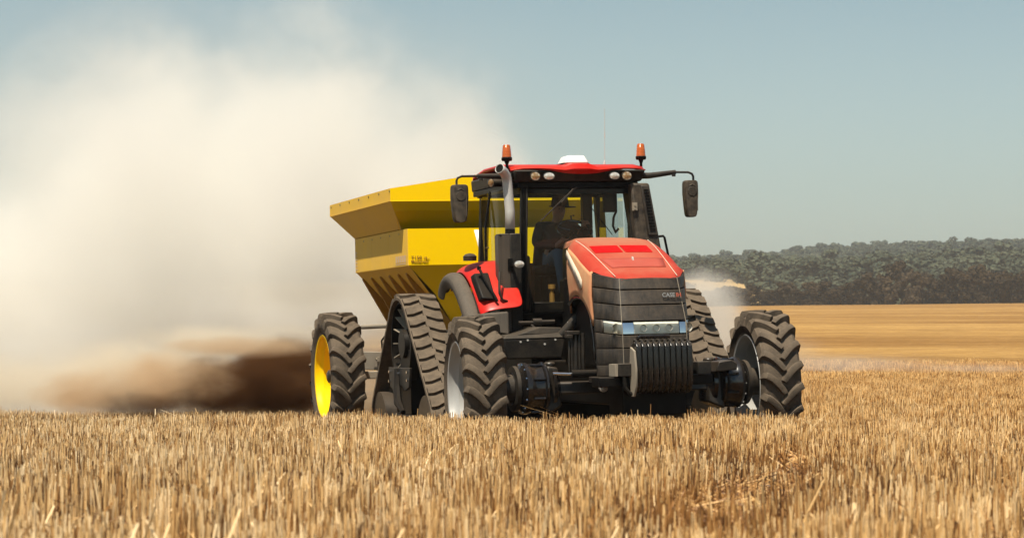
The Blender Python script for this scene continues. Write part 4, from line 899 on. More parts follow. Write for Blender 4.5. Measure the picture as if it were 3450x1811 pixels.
# roof
RX = [-.80, -.66, -.5, -.36, -.26, -.19, -.10, 0, .10, .19, .26, .36, .5, .66, .78]
zl = [3.155, 3.165, 3.165, 3.155, 3.135, 3.122, 3.115, 3.113, 3.115, 3.122, 3.135, 3.155, 3.165, 3.165, 3.155]
zu = [3.175, 3.195, 3.197, 3.192, 3.192, 3.195, 3.228, 3.232, 3.228, 3.195, 3.192, 3.192, 3.197, 3.195, 3.175]
rows = [[(x_, 1.50 + .10 * (abs(x_) / .8) ** 3, a) for x_, a in zip(RX, zl)], [(x_, 1.49 + .10 * (abs(x_) / .8) ** 3, (a + b) / 2) for x_, a, b in zip(RX, zl, zu)], [(x_ * .985, 1.52 + .10 * (abs(x_) / .8) ** 3, b) for x_, b in zip(RX, zu)],
        [(x_ * .98, 1.66, min(3.245, b + .03)) for x_, b in zip(RX, zu)], [(x_ * .99, 2.0, 3.255) for x_ in RX], [(x_, 2.7, 3.25) for x_ in RX], [(x_ * .98, 3.25, 3.20) for x_ in RX], [(x_ * .97, 3.32, 3.12) for x_ in RX]]
RF = part('roof', MB().grid(rows), 'red', CAB, solid=.03)
bx = MB(); bx.hexa([(-.74, 1.58, 3.035), (.73, 1.58, 3.035), (.78, 3.3, 3.02), (-.79, 3.3, 3.02), (-.77, 1.52, 3.16), (.76, 1.52, 3.16), (.79, 3.3, 3.16), (-.80, 3.3, 3.16)]); part('roof_visor', bx, 'plastic', CAB, bev=.02)
def lamp(x, y, z, rx, rz, face, par, name='work_light'):
    m = MB(); m.lathe([(.06, .0), (.055, .6), (.02, .97), (-.008, 1.03), (-.016, 1.0), (-.012, .93)], (0, 0, 0), 'y', 28)
    m.v = [(p[0] * rx, p[1], p[2] * rz) for p in m.v]; o = part(name, m, 'plastic', par, loc=(x, y, z))
    m = MB(); m.lathe([(-.010, .93), (-.016, .6), (-.019, .0)], (0, 0, 0), 'y', 28); m.v = [(p[0] * rx, p[1], p[2] * rz) for p in m.v]; part('lens', m, face, o); return o
for x_, f_, rx in ((-.544, 'lampwarm', .058), (-.385, 'lamp', .066), (.378, 'lamp', .062), (.523, 'lampwarm', .058)): lamp(x_, 1.495, 3.092, rx, .050 if f_ == 'lampwarm' else .043, f_, CAB)
lamp(-.955, 1.86, 3.045, .035, .048, 'lampwarm', CAB)
bx = MB(); bx.tube([(-.95, 1.92, 3.04), (-.80, 1.98, 3.05)], .045, 12); part('lamp_mount', bx, 'plastic', CAB)
bx = MB(); bx.hexa([(-.145, 1.66, 3.245), (.145, 1.66, 3.245), (.145, 1.98, 3.245), (-.145, 1.98, 3.245), (-.10, 1.70, 3.335), (.10, 1.70, 3.335), (.10, 1.94, 3.335), (-.10, 1.94, 3.335)]); gp = part('satellite_receiver', bx, 'white', CAB, bev=.018)
bx = MB(); bx.box(-.16, .16, 1.72, 1.96, 3.232, 3.25); bx.tube([(-.17, 1.7, 3.215), (-.14, 1.7, 3.235), (.14, 1.7, 3.235), (.17, 1.7, 3.215)], .01, 6); part('receiver_bracket', bx, 'black', gp)
bx = MB(); bx.tube([(.53, 2.3, 3.25), (.53, 2.3, 3.30), (.535, 2.3, 3.32)], [.016, .012, .006], 8); bx.tube([(.535, 2.3, 3.3), (.55, 2.3, 3.92)], .0032, 5); bx.cyl((.542, 2.3, 3.58), (.544, 2.3, 3.63), .007, 6); part('antenna', bx, 'steel', CAB)
# beacons
for x_, z_ in ((-.80, 3.275), (.775, 3.285)):
    b0 = MB(); b0.tube([(x_, 1.72, 3.09), (x_, 1.72, z_ - .04), (x_, 1.72, z_)], [.016, .016, .03], 10); b0.lathe([(0, 0), (0, .052), (.012, .060), (.035, .060), (.042, .054)], (x_, 1.72, z_), 'z', 24); b0.box(x_ - .03, x_ + .03, 1.69, 1.75, 3.07, 3.12); bb = part('beacon', b0, 'black', CAB)
    b0 = MB(); b0.lathe([(.040, .054), (.10, .050), (.165, .043), (.180, .034), (.183, 0)], (x_, 1.72, z_), 'z', 24); part('beacon_lens', b0, 'amber', bb)
# mirrors
def mirror(s_, xa, xe, z0, label=None):
    a = MB(); a.tube([(s_ * .70, 1.66, 3.10), (s_ * .85, 1.65, 3.10), (s_ * 1.16, 1.65, z0 + .02)], [.038, .034, .026], 10); a.tube([(s_ * 1.14, 1.65, z0 + .02), (s_ * (xa - .06), 1.65, z0 + .018), (s_ * (xa - .015), 1.65, z0 + .0), (s_ * xa, 1.65, z0 - .03), (s_ * xa, 1.65, z0 - .09)], .0135, 8); a.cyl((s_ * 1.13, 1.63, z0 - .03), (s_ * 1.13, 1.63, z0 + .0), .022, 8)
    m0 = part('mirror_arm', a, 'iron', CAB)
    m = MB(); rows = []; zt, zb = z0 - .075, z0 - .49
    import math as _m
    prof = [(0., .070), (.03, .090), (.10, .096), (.35, .098), (.7, .086), (.92, .074), (.98, .060), (1.0, .035)]
    if s_ > 0: prof = [(t, r_ * .88) for t, r_ in prof]
    def ring(y_, k_): return [(s_ * xe + u, y_, zt + (zb - zt) * t) for t, u in [(t, -r_ * k_) for t, r_ in prof] + [(t, r_ * k_) for t, r_ in reversed(prof)]]
    R0 = [ring(1.70, .97), ring(1.66, 1.0), ring(1.625, .97), ring(1.60, .80), ring(1.592, .5)]
    n_ = len(R0[0]); vs = [p for r_ in R0 for p in r_]; fs = [(i * n_ + j, i * n_ + (j + 1) % n_, (i + 1) * n_ + (j + 1) % n_, (i + 1) * n_ + j) for i in range(4) for j in range(n_)] + [tuple(range(n_)), tuple(range(4 * n_, 5 * n_))]
    m.add(vs, fs); m.cyl((s_ * xe, 1.60, z0 - .20), (s_ * xe, 1.585, z0 - .20), .055, 20); mm = part('mirror_housing', m, 'mirror', m0, bev=.003)
    rb_ = MB(); rb_.tube([(s_ * xe + .035, 1.592, z0 - .17), (s_ * xe + .062, 1.596, z0 - .20), (s_ * xe + .060, 1.596, z0 - .42)], .006, 6); rb_.tube([(s_ * xe - .035, 1.592, z0 - .14), (s_ * xe, 1.588, z0 - .12), (s_ * xe + .035, 1.592, z0 - .14)], .006, 6)
    part('mirror_rib', rb_, 'flare', m0)
mirror(-1, 1.402, 1.370, 3.085); mirror(1, 1.372, 1.335, 3.118)
# air intake column at the right front post
ic = MB(); ic.hexa([(.70, 1.52, 1.60), (1.04, 1.52, 1.60), (1.04, 1.80, 1.60), (.70, 1.80, 1.60), (.575, 1.52, 3.01), (.80, 1.52, 3.01), (.80, 1.80, 3.01), (.575, 1.80, 3.01)]); I = part('intake_stack', ic, 'mirror', TR, bev=.025)
ic = MB(); ic.hexa([(.765, 1.50, 2.42), (.885, 1.50, 2.42), (.885, 1.53, 2.42), (.765, 1.53, 2.42), (.69, 1.50, 2.98), (.79, 1.50, 2.98), (.79, 1.53, 2.98), (.69, 1.53, 2.98)]); part('intake_cover', ic, 'grille', I, bev=.01)
ic = MB()
for k_ in range(14):
    z_ = 2.48 + k_ * .034; t = (z_ - 2.42) / .56; x0 = .79 - .075 * t; x1 = .86 - .095 * t; ic.box(x0, x1, 1.488, 1.502, z_, z_ + .014)
part('intake_louvre', ic, 'black', I)
bx = MB(); bx.box(.585, .64, 1.49, 1.52, 2.70, 2.79); bx.cyl((.61, 1.488, 2.76), (.61, 1.48, 2.76), .012, 8); bx.cyl((.61, 1.488, 2.72), (.61, 1.48, 2.72), .012, 8); part('latch', bx, 'frame', I)
hr = MB(); hr.tube([(1.06, 2.2, 2.43), (1.19, 2.2, 2.44), (1.205, 2.2, 2.42), (1.25, 2.2, 2.19), (1.25, 2.2, 2.0), (1.0, 2.2, 1.95)], .015, 8); part('handrail', hr, 'black', TR)
# exhaust
ex = MB(); ex.tube([(-.868, 1.42, 2.44), (-.864, 1.42, 2.7), (-.884, 1.42, 3.0), (-.890, 1.415, 3.05), (-.906, 1.40, 3.09), (-.934, 1.375, 3.125), (-.972, 1.34, 3.15), (-1.005, 1.31, 3.165)], [.050] * 8, 28, cap=False)
EX = part('exhaust_stack', ex, 'steel', TR, solid=-.004, sharp=1.2)
ex = MB(); ex.cyl((-.998, 1.316, 3.162), (-.99, 1.323, 3.159), .0495, 24); part('stack_mouth', ex, 'black', EX)
ex = MB(); ex.cyl((-.868, 1.42, 2.45), (-.867, 1.42, 2.505), .056, 24); part('stack_clamp', ex, 'black', EX)
ex = MB(); ex.prism([(-1.0, 1.50), (-1.0, 1.42), (-.985, 1.385), (-.95, 1.37), (-.90, 1.365)], 1.385, 2.44, 'z')
sh = MB(); rows = [[(x_, y_, z_) for x_, y_ in ((-1.005, 1.56), (-1.005, 1.42), (-.96, 1.352), (-.897, 1.345))] for z_ in (1.385, 2.44)]; part('perforated_shield', sh.grid(rows), 'perf', EX, solid=.01, flat=True)
ex = MB(); ex.box(-.893, -.765, 1.345, 1.56, 1.37, 2.455); ex.box(-1.0, -.765, 1.37, 1.56, 2.43, 2.455); part('stack_housing', ex, 'plastic', EX, bev=.012)
lm = lamp(-.838, 1.20, 2.115, .060, .042, 'lamp', EX); bx = MB(); bx.box(-.90, -.87, 1.22, 1.345, 2.10, 2.13); bx.box(-.925, -.87, 1.335, 1.345, 2.04, 2.18); part('lamp_bracket', bx, 'black', EX)
# wipers, steering wheel, seat, console, in-cab bits
wp = MB(); wp.tube([(-.04, 1.575, 2.97), (-.18, 1.57, 2.86), (-.46, 1.60, 2.60)], [.010, .008, .006], 6); wp.tube([(-.08, 1.57, 2.95), (-.22, 1.57, 2.80)], .012, 6); part('wiper', wp, 'iron', CAB)
wp = MB(); wp.tube([(.12, 1.60, 2.76), (.38, 1.62, 2.44)], .005, 6); part('wiper', wp, 'black', CAB)
sw = MB()
c0 = Vector((.10, 2.14, 2.52)); nn = Vector((0, -.55, .83)).normalized(); u_ = Vector((1, 0, 0)); w2 = nn.cross(u_)
pts = [c0 + (u_ * math.cos(a) + w2 * math.sin(a)) * .20 for a in np.linspace(0, 2 * math.pi, 29)]; sw.tube(pts, .016, 8)
for a in (.3, 2.84, 4.71): sw.tube([c0 - nn * .02, c0 + (u_ * math.cos(a) + w2 * math.sin(a)) * .19], .016, 6)
sw.tube([c0, c0 - nn * .12, Vector((.10, 1.95, 2.1)), Vector((.10, 1.9, 1.7))], [.05, .05, .06, .07], 12); part('steering_wheel', sw, 'blackgloss', CAB)
bx = MB(); bx.box(-.02, .22, 1.84, 2.05, 2.18, 2.42); part('dash_console', bx, 'black', CAB, bev=.04)
bx = MB(); bx.box(-.20, .30, 2.40, 2.92, 2.02, 2.14); bx.hexa([(-.17, 2.86, 2.12), (.25, 2.86, 2.12), (.25, 3.0, 2.12), (-.17, 3.0, 2.12), (-.10, 2.95, 2.60), (.18, 2.95, 2.60), (.18, 3.06, 2.60), (-.10, 3.06, 2.60)]); bx.box(-.12, .22, 2.5, 2.8, 1.6, 2.02); part('driver_seat', bx, 'seat', CAB, bev=.04)
bx = MB(); bx.box(.36, .46, 2.3, 2.8, 1.9, 2.3); bx.box(-.52, -.32, 2.5, 3.0, 1.6, 2.25); part('armrest', bx, 'seat', CAB, bev=.03)
bx = MB(); bx.box(.34, .50, 1.78, 1.83, 2.70, 2.93); bx.tube([(.42, 1.8, 2.93), (.42, 1.8, 2.98)], .012, 6); part('monitor', bx, 'black', CAB, bev=.02)
bx = MB(); bx.tube([(.34, 2.9, 2.72), (.30, 2.9, 2.72), (.31, 2.9, 2.48), (.33, 2.9, 2.46)], .010, 6); part('grab_handle', bx, 'black', CAB)
bx = MB(); bx.tube([(.56, 2.0, 2.72), (.51, 1.95, 2.65), (.50, 1.95, 2.55), (.54, 1.98, 2.48), (.58, 2.0, 2.52)], .014, 8); part('cab_grab_handle', bx, 'black', CAB)
bx = MB(); bx.cyl((-.27, 1.86, 1.70), (-.27, 1.86, 1.80), .030, 14); bx.cyl((-.27, 1.86, 1.85), (-.27, 1.86, 1.90), .042, 14); bx.cyl((-.27, 1.86, 1.80), (-.27, 1.86, 1.85), .022, 14); part('cup', bx, 'brass', CAB)

# ================================================================== DRIVER
PS = ob('person', None); PS.matrix_world = VM @ Matrix.Translation((.04, 2.55, 2.12))
tag(PS, 'driver in dark hat, dark shirt and blue jeans seated behind the windscreen', 'person')
def skin(name, joints, edges, mat, par, sub=2):
    me = bpy.data.meshes.new(name); me.from_pydata([j[:3] for j in joints], edges, []); o = ob(name, me, par); me.materials.append(MT[mat])
    md = o.modifiers.new('skin', 'SKIN'); md.use_smooth_shade = True
    sv = me.skin_vertices[0].data
    for i, j in enumerate(joints): sv[i].radius = (j[3], j[4] if len(j) > 4 else j[3])
    sv[0].use_root = True
    m2 = o.modifiers.new('sub', 'SUBSURF'); m2.levels = sub; m2.render_levels = sub; return o
# local frame: x right, y back, z up from the seat surface
B = [(0, .05, .08, .13, .12), (0, .08, .25, .125, .11), (0, .10, .42, .13, .11), (0, .08, .49, .08, .07), (0, .06, .535, .056), (.01, .04, .575, .066, .075), (.015, .03, .655, .088, .102), (.02, .035, .72, .062, .075),
     (-.17, .09, .47, .060), (-.27, .02, .25, .045), (-.10, -.20, .22, .034), (-.03, -.27, .30, .030), (.17, .09, .47, .060), (.30, -.05, .33, .045), (.22, -.28, .45, .034), (.20, -.34, .48, .028),
     (-.11, .0, .04, .085), (-.13, -.40, .14, .062), (-.11, -.47, -.20, .046), (-.10, -.46, -.38, .035), (-.10, -.56, -.42, .03), (.12, .0, .04, .085), (.17, -.42, .12, .062), (.17, -.50, -.22, .046), (.17, -.48, -.38, .035), (.17, -.58, -.42, .03)]
E_ = [(0, 1), (1, 2), (2, 3), (3, 4), (4, 5), (5, 6), (6, 7), (2, 8), (8, 9), (9, 10), (10, 11), (2, 12), (12, 13), (13, 14), (14, 15), (0, 16), (16, 17), (17, 18), (18, 19), (19, 20), (0, 21), (21, 22), (22, 23), (23, 24), (24, 25)]
body = skin('body', B, E_, 'skin', PS)
SHc = [(0, .05, .08, .145, .13), (0, .08, .25, .14, .125), (0, .10, .40, .165, .13), (0, .08, .50, .080, .07), (-.20, .09, .45, .085), (-.28, .02, .25, .06), (-.09, -.22, .225, .045), (.20, .09, .45, .085), (.31, -.05, .33, .06), (.22, -.29, .455, .042)]
skin('shirt', SHc, [(0, 1), (1, 2), (2, 3), (2, 4), (4, 5), (5, 6), (2, 7), (7, 8), (8, 9)], 'shirt', PS)
JN = [(0, .05, .04, .13, .12), (-.11, .0, .04, .10), (-.13, -.40, .145, .080), (-.12, -.47, -.12, .066), (-.10, -.46, -.35, .056), (.12, .0, .04, .10), (.17, -.42, .125, .078), (.17, -.50, -.14, .064), (.17, -.48, -.35, .056)]
skin('jeans', JN, [(0, 1), (1, 2), (2, 3), (3, 4), (0, 5), (5, 6), (6, 7), (7, 8)], 'jeans', PS)
for s_, bx_ in ((-1, -.10), (1, .17)): skin('boot', [(bx_, -.46, -.36, .045), (bx_, -.46, -.44, .048), (bx_, -.56, -.46, .045, .032), (bx_, -.65, -.465, .034, .022)], [(0, 1), (1, 2), (2, 3)], 'boot', PS)
ht = MB(); ht.lathe([(0, .150), (.006, .152), (.012, .10), (.06, .095), (.115, .085), (.135, .06), (.140, 0)], (0, 0, 0), 'z', 28); ht.v = [(p[0] * 1.05 + (.03 if p[2] < .01 else 0), p[1] * 1.0, p[2] + (p[0] * -.05 if p[2] < .013 else 0)) for p in ht.v]; part('hat', ht, 'hat', PS, loc=(.03, .03, .685))
fc = MB()
for dx in (-.03, .03): fc.add(*(lambda c: ([(c[0] - .012, c[1], c[2]), (c[0], c[1] - .004, c[2] - .007), (c[0] + .012, c[1], c[2]), (c[0], c[1] - .004, c[2] + .007)], [(0, 1, 2, 3)]))((.02 + dx, -.069, .660)))
part('eyes', fc, 'black', PS)
fc = MB(); fc.hexa([(.008, -.060, .615), (.032, -.060, .615), (.026, -.060, .660), (.014, -.060, .660), (.012, -.098, .620), (.028, -.098, .620), (.023, -.078, .660), (.017, -.078, .660)]); part('nose', fc, 'skin', PS, bev=.004)
for dx, c0_ in ((-.03, (-.03, -.28, .30)), (.2, (.20, -.35, .485))):
    fg = MB()
    for q in range(4):
        a = Vector(c0_) + Vector((-.027 + q * .018, -.01, .0)); l = (.9, 1., .95, .75)[q]
        fg.tube([a, a + Vector((0, -.035 * l, .018)), a + Vector((0, -.060 * l, .0)), a + Vector((0, -.062 * l, -.025 * l))], [.010, .009, .0085, .007], 6)
    a = Vector(c0_) + Vector((.025, .015, 0)); fg.tube([a, a + Vector((.025, -.02, -.005)), a + Vector((.022, -.045, -.018))], [.012, .010, .008], 6); part('fingers', fg, 'skin', PS)

# ================================================================== SPREADER
SPY = 7.10
SP = ob('spreader_trailer', None); SP.matrix_world = VM @ Matrix.Translation((0, SPY, 0))
tag(SP, 'yellow bulk fertiliser spreader trailer hitched behind the red tractor', 'spreader')
def P3(pts): return [(x_, y_ - SPY, z_) for x_, y_, z_ in pts]
A0, A1 = 5.12, 8.85; LX, BX = 1.35, 1.15; B0, B1 = 5.06, 8.15
HP = ob('hopper', None, SP)
def plate(name, quads, mat, sol=.006, **k):
    m = MB()
    for q in quads: m.add(P3(q), [tuple(range(len(q)))])
    return part(name, m, mat, HP, solid=sol, flat=True, **k)
zT, zL, zJ, zB = 3.185, 3.036, 2.685, 2.232
plate('front_lip', [[(-LX, A0, zL), (0, A0, zL), (0, A0, 3.385), (-LX, A0, zT)], [(0, A0, zL), (1.20, A0, zL), (1.35, A0 + .02, zL + .02), (LX, A0, zT), (0, A0, 3.385)]], 'yellow')
nseg = 4
for i in range(2):
    for s_ in (-1, 1):
        y0, y1 = A0 + (A1 - A0) * i / 2 + .002, A0 + (A1 - A0) * (i + 1) / 2 - .002
        plate('side_lip', [[(s_ * LX, y0, zL), (s_ * LX, y1, zL), (s_ * LX, y1, zT + .004), (s_ * LX, y0, zT)]], 'yellow_dusty')
        ya, yb = B0 + .35 + (8.15 - B0 - .35) * i / 2, B0 + .35 + (8.15 - B0 - .35) * (i + 1) / 2 - .003
        plate('side_flare', [[(s_ * LX, y0, zL), (s_ * LX, y1, zL), (s_ * (BX - .0), yb, zJ + .01), (s_ * (BX - .0), ya, zJ + .01)]], 'yellow_dusty')
plate('rear_lip', [[(-LX, A1, zL), (LX, A1, zL), (LX, A1, zT), (0, A1, 3.385), (-LX, A1, zT)]], 'yellow_dusty')
plate('rear_flare', [[(-LX, A1, zL), (LX, A1, zL), (BX, B1, zJ), (-BX, B1, zJ)]], 'yellow_dusty')
# sloping tarp roof between the gables
plate('hopper_cover', [[(-LX, A0, zT), (0, A0, 3.385), (0, A1, 3.385), (-LX, A1, zT)], [(LX, A0, zT), (0, A0, 3.385), (0, A1, 3.385), (LX, A1, zT)]], 'yellow')
plate('front_flare', [[(-LX, A0, zL), (LX, A0, zL), (1.24, A0 + .10, zL - .115), (-1.28, A0 + .10, zL - .115)]], 'yellow')
plate('front_recess', [[(-1.28, A0 + .10, zL - .115), (1.24, A0 + .10, zL - .115), (BX, A0 + .40, zJ), (-BX, A0 + .40, zJ)]], 'yellow')
plate('front_ledge', [[(-BX, B0, zJ), (BX, B0, zJ), (BX, A0 + .42, zJ + .003), (-BX, A0 + .42, zJ + .003)]], 'black')
FB = plate('front_panel', [[(-BX, B0, zB), (BX, B0, zB), (BX, B0, zJ), (-BX, B0, zJ)]], 'yellow', bev=.0)
for s_ in (-1, 1):
    for i in range(3):
        y0, y1 = B0 + .004 + (B1 - B0) * i / 3, B0 + (B1 - B0) * (i + 1) / 3 - .004
        plate('side_panel', [[(s_ * BX, y0, zB), (s_ * BX, y1, zB), (s_ * BX, y1, zJ), (s_ * BX, y0, zJ)]], 'yellow_dusty')
    plate('funnel_side', [[(s_ * BX, B0, zB), (s_ * BX, B1, zB), (s_ * .40, 7.9, 1.41), (s_ * .40, 5.64, 1.41)]], 'yellow_dusty')
    m = MB(); m.box(s_ * BX - .004, s_ * BX + .004, B0 - SPY, B1 - SPY, zB - .008, zB + .012); m.box(s_ * LX - .004, s_ * LX + .004, A0 - SPY, A1 - SPY, zL - .006, zL + .012); part('hopper_seam', m, 'yellow_dusty', HP)
    for k_ in range(6):
        yk = (8.06, 7.52, 6.98, 6.46, 5.95, 5.50)[k_]; t0 = .10 + .0 * k_; x0 = BX - .75 * t0; z0 = zB - .822 * t0
        nx, nz = -.74, -.67
        m = MB(); e = .030
        def fin(y_): return [(s_ * x0, y_ - SPY, z0), (s_ * .42, y_ - SPY - .0, 1.43), (s_ * (.42 + .17), y_ - SPY, 1.43 - .16), (s_ * (x0 + .006), y_ - SPY, z0 - .02)]
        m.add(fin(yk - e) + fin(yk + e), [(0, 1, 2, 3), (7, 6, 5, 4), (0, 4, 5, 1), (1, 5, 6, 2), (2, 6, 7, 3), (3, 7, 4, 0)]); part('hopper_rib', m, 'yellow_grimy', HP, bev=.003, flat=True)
plate('funnel_front', [[(-BX, B0, zB), (BX, B0, zB), (.72, 5.37, 1.85), (-.72, 5.37, 1.85)]], 'yellow')
plate('funnel_front_lower', [[(-.735, 5.36, 1.85), (.735, 5.36, 1.85), (.40, 5.64, 1.41), (-.40, 5.64, 1.41)]], 'yellow')
plate('funnel_rear', [[(-BX, B1, zB), (BX, B1, zB), (.40, 7.9, 1.41), (-.40, 7.9, 1.41)]], 'yellow_dusty')
plate('rear_panel', [[(-BX, B1, zB), (BX, B1, zB), (BX, B1, zJ), (-BX, B1, zJ)]], 'yellow_dusty')
rv = MB()
for i in range(7): y_ = A0 + .02 + i * .6; rv.cyl((-LX, y_ - SPY, zT - .03), (-LX - .010, y_ - SPY, zT - .03), .011, 8)
for i in range(6): y_ = B0 + .45 + i * .52; rv.cyl((-BX, y_ - SPY, zJ - .05), (-BX - .010, y_ - SPY, zJ - .05), .011, 8)
part('rivet', rv, 'iron', HP)
mm = MB(); mm.add(P3([(-.30, B0 - .008, 2.66), (-.20, B0 - .008, 2.66), (-.15, B0 - .008, 2.27), (-.21, B0 - .008, 2.27)]), [(0, 1, 2, 3)]); part('white_placard', mm, 'white', HP, solid=.004)
text('model_lettering', 'T150', 'brownprint', FB, P3([(-1.118, B0 - .008, 2.300)])[0], (1, 0, 0), (0, 0, 1), .066, .0004)
text('model_lettering', '18', 'brownprint', FB, P3([(-.963, B0 - .008, 2.300)])[0], (1, 0, 0), (0, 0, 1), .052, .0003)
text('model_lettering', 'm³', 'brownprint', FB, P3([(-.905, B0 - .008, 2.300)])[0], (1, 0, 0), (0, 0, 1), .026)
text('model_lettering', 'Maxispread', 'brownprint', FB, P3([(-1.118, B0 - .008, 2.262)])[0], (1, 0, 0), (0, 0, 1), .0475, .0002)
fd = MB()
for k_ in range(5):
    y0 = 5.17 + k_ * .115; fd.add(P3([(-BX - .009, y0, 2.275), (-BX - .009, y0 + .085, 2.275), (-BX - .009, y0 + .085, 2.36), (-BX - .009, y0, 2.36)]), [(0, 1, 2, 3)])
fd.add(P3([(-BX - .009, 5.17, 2.25), (-BX - .009, 5.72, 2.25), (-BX - .009, 5.72, 2.263), (-BX - .009, 5.17, 2.263)]), [(0, 1, 2, 3)])
for k_ in range(6): fd.add(P3([(-BX - .009, 8.0, 2.26 + k_ * .045), (-BX - .009, 8.13, 2.26 + k_ * .045), (-BX - .009, 8.13, 2.28 + k_ * .045), (-BX - .009, 8.0, 2.28 + k_ * .045)]), [(0, 1, 2, 3)])
part('faded_side_lettering', fd, 'fadeprint', HP, label='faded unreadable lettering on the hopper side')
# running gear
tyS = tyre_mb(.53, .845, .43, 20, .25, .054).mesh('tyre', 'tyre', .5)
for s_ in (-1, 1):
    wh = ob('trailer_wheel', None, SP, loc=(s_ * 1.655, 0, .845)); ob('tyre', tyS, wh, rot=(R(5), 0, 0))
    part('rim', rim_mb(.53, .43, 0), 'yellow', wh); part('wheel_disc', disc_mb(.53, .11 * -s_), 'yellow', wh)
    part('wheel_nut', nuts(MB().lathe([(s_ * .02, 0), (s_ * .02, .09), (s_ * .12, .085), (s_ * .14, .05), (s_ * .14, 0)], n=20), s_ * .03, .14, 10, .014, .03, s_), 'iron', wh)
ch = MB()
for s_ in (-1, 1): ch.box(*sorted((s_ * 1.0, s_ * .92)), -2.6, 1.8, .90, 1.15)
ch.box(-.9, .9, -.1, .1, .75, .95); ch.box(-.9, .9, -2.0, -1.85, .9, 1.1); ch.box(-.9, .9, 1.5, 1.65, .9, 1.1); ch.box(-1.3, 1.3, -.06, .06, .80, .90)
part('trailer_chassis', ch, 'frame', SP, bev=.01)
bx = MB(); bx.box(-1.02, -1.0, -.35, .5, 1.02, 1.08); bx.cyl((-1.02, .45, 1.05), (-1.035, .45, 1.05), .016, 8); bx.cyl((-1.0, -.2, .95), (-1.015, -.2, .95), .014, 8); part('chassis_plate', bx, 'frame', SP)
db = MB(); db.hexa([(-.7, -2.6, .75), (.7, -2.6, .75), (.7, -2.4, .75), (-.7, -2.4, .75), (-.7, -2.6, .95), (.7, -2.6, .95), (.7, -2.4, .95), (-.7, -2.4, .95)]); db.tube([(-.5, -2.5, .85), (0, -3.6, .7)], .07, 8); db.tube([(.5, -2.5, .85), (0, -3.6, .7)], .07, 8); part('drawbar', db, 'frame', SP)
vb = MB(); vb.box(-1.0, -.75, -.4, -.1, 1.18, 1.42); vb.cyl((-1.02, -.25, 1.3), (-.95, -.25, 1.3), .09, 16); vb.tube([(-1.0, -.3, 1.35), (-1.03, -.2, 1.25), (-1.0, .0, 1.2)], .015, 6); vb.tube([(-1.02, -.15, 1.38), (-1.05, 0, 1.3), (-1.0, .2, 1.2)], .015, 6); part('hydraulic_motor', vb, 'iron', SP, bev=.01)
pp = MB(); pp.tube([(-1.2, .48, 1.485), (-1.2, -1.1, 1.49)], .03, 10); part('boom_pipe', pp, 'frame', SP)
bt = MB(); bt.box(-.42, .42, -1.5, 1.9, 1.25, 1.42); part('conveyor_bed', bt, 'frame', SP, bev=.01)
for s_ in (-1, 1):
    dk = MB(); dk.lathe([(0, .05), (.0, .4), (.02, .4), (.03, .05)], (s_ * .45, 2.1, .8), 'z', 28); part('spinner_disc', dk, 'frame', SP)

# ================================================================== DUST AND HAZE
STEP = .6
def volume(name, box, groups, aniso=.1, label=None, step=1.0):
    """one closed box of air; each group of soft ellipsoids is broken up by noise and has its own density and dust colour (world units)"""
    m, nt = newmat(name + '_air'); t = N(nt, 'ShaderNodeTexCoord'); P_ = t.outputs['Object']
    D = None; col = None
    for (blobs, dens, color, nscale, amp, edge, *sq) in groups:
        tot = None
        for (c, r_, wgt) in blobs:
            d = N(nt, 'ShaderNodeVectorMath', operation='SUBTRACT'); nt.links.new(P_, d.inputs[0]); d.inputs[1].default_value = c
            q = N(nt, 'ShaderNodeVectorMath', operation='DIVIDE'); nt.links.new(d.outputs[0], q.inputs[0]); q.inputs[1].default_value = r_
            l = N(nt, 'ShaderNodeVectorMath', operation='LENGTH'); nt.links.new(q.outputs[0], l.inputs[0])
            v_ = M(nt, 'MULTIPLY', M(nt, 'MAXIMUM', M(nt, 'SUBTRACT', 1.25, l.outputs['Value']), 0.), wgt)
            tot = v_ if tot is None else M(nt, 'MAXIMUM', tot, v_)
        n1 = noise(nt, coords(nt, sq[0]) if sq else P_, nscale, 4, .62, .25)
        f = M(nt, 'ADD', tot, M(nt, 'MULTIPLY', M(nt, 'SUBTRACT', n1, .52), amp))
        f = M(nt, 'MULTIPLY', f, M(nt, 'GREATER_THAN', tot, 0.))
        f = clampf(nt, M(nt, 'DIVIDE', M(nt, 'MINIMUM', f, M(nt, 'MULTIPLY', tot, 3.)), edge))
        f = M(nt, 'MULTIPLY', M(nt, 'MULTIPLY', f, f), dens)
        if D is None: D = f; col = color
        else:
            D2 = M(nt, 'ADD', D, f); col = mixc(nt, clampf(nt, M(nt, 'DIVIDE', f, M(nt, 'ADD', D2, .0001))), col, color); D = D2
    pv = N(nt, 'ShaderNodeVolumePrincipled'); pv.inputs['Anisotropy'].default_value = aniso
    put(nt, pv.inputs['Color'], (*col, 1) if isinstance(col, tuple) else col)
    nt.links.new(D, pv.inputs['Density'])
    o_ = N(nt, 'ShaderNodeOutputMaterial'); nt.links.new(pv.outputs[0], o_.inputs['Volume'])
    mb = MB().box(*box); me = bpy.data.meshes.new(name); me.from_pydata(mb.v, [], mb.f); me.materials.append(m)
    o = bpy.data.objects.new(name, me); C.objects.link(o); tag(o, label, 'dust', kind='stuff'); m.cycles.volume_step_rate = step
    return o
def bl(px, py, rx, rz, d, ry, wgt=1.): s_ = d / 6000; return (((px - 1288) * s_, d, 1.2 + (870 - py) * s_), (rx * s_, ry, rz * s_), wgt)
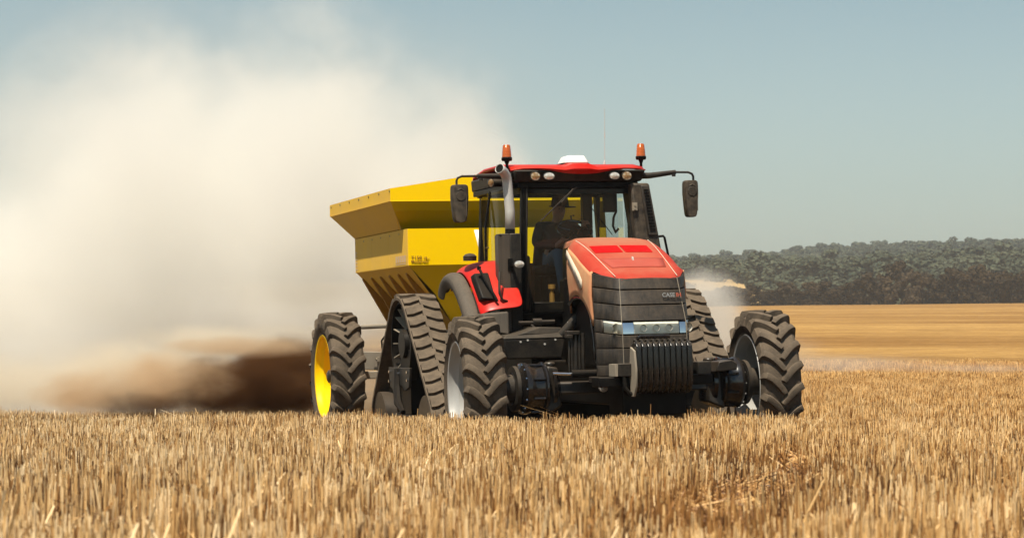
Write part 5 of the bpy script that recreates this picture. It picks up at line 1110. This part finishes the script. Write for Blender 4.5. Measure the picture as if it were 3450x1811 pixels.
volume('dust_cloud', (-20, 4.0, 38.5, 56, -1.4, 12),
       [([bl(30, 850, 620, 420, 46, 7), bl(400, 600, 420, 500, 47, 7, .95), bl(760, 540, 410, 480, 48, 7, .9), bl(1060, 560, 330, 370, 47, 6, .9), bl(820, 800, 330, 100, 45, 4, .8)], .55, (.990, .965, .912), .40, 2.2, .75)],
       .1, 'tall pale dust cloud billowing up behind and left of the spreader', .6)
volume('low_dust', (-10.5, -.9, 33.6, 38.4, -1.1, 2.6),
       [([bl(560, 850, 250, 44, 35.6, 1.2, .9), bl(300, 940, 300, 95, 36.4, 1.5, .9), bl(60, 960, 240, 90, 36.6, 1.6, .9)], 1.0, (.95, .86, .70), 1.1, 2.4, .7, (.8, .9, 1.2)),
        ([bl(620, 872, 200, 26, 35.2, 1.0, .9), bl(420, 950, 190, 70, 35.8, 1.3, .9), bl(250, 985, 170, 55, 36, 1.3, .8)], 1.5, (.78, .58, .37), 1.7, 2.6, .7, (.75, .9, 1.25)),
        ([bl(725, 950, 150, 96, 36.2, 1.4, 1.35), bl(560, 980, 150, 76, 36.6, 1.3, 1.), bl(360, 1002, 200, 40, 36.8, 1.2, .75)], 3.6, (.19, .093, .040), 1.6, 2.4, .7, (.75, .9, 1.25))],  # dark brown group: shade under the cloud put into the dust colour
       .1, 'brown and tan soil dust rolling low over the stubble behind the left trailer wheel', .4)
volume('dust_veil', (-34, 12, 66.5, 100, -1, 24),
       [([bl(420, 420, 700, 520, 80, 12, 1.), bl(1000, 380, 480, 420, 82, 12, .8)], .035, (.97, .95, .91), .09, 1.0, .9)], .1, 'thin veil of high dust paling the left of the sky')
volume('wheel_dust', (1.9, 6.2, 29.0, 33.5, -.2, 3.4),
       [([bl(1808, 830, 75, 130, 31.2, 1.4, 1.), bl(1765, 745, 105, 70, 31.5, 1.4, .85)], 1.0, (.955, .92, .85), 1.0, 1.6, .7)], .1, 'small pale dust plume rising between the right track and right front wheel')
volume('drifting_dust', (4.5, 26, 62, 92, -.6, 1.6),
       [([bl(2120, 915, 260, 28, 76, 9, 1.), bl(1950, 900, 120, 70, 74, 8, 1.), bl(2450, 925, 240, 16, 76, 8, .8)], .045, (.96, .90, .80), .25, 1.1, .8)], .1, 'thin low veil of dust drifting over the field right of the tractor')
m, nt = newmat('haze_air'); pv = N(nt, 'ShaderNodeVolumePrincipled'); pv.inputs['Color'].default_value = (.86, .90, .92, 1); pv.inputs['Density'].default_value = .00025; pv.inputs['Anisotropy'].default_value = .3
o_ = N(nt, 'ShaderNodeOutputMaterial'); nt.links.new(pv.outputs[0], o_.inputs['Volume'])
mb = MB().box(-950, 1100, -60, 1980, -8, 96); me = bpy.data.meshes.new('haze'); me.from_pydata(mb.v, [], mb.f); me.materials.append(m)
hz_ = bpy.data.objects.new('haze', me); C.objects.link(hz_); tag(hz_, kind='stuff')
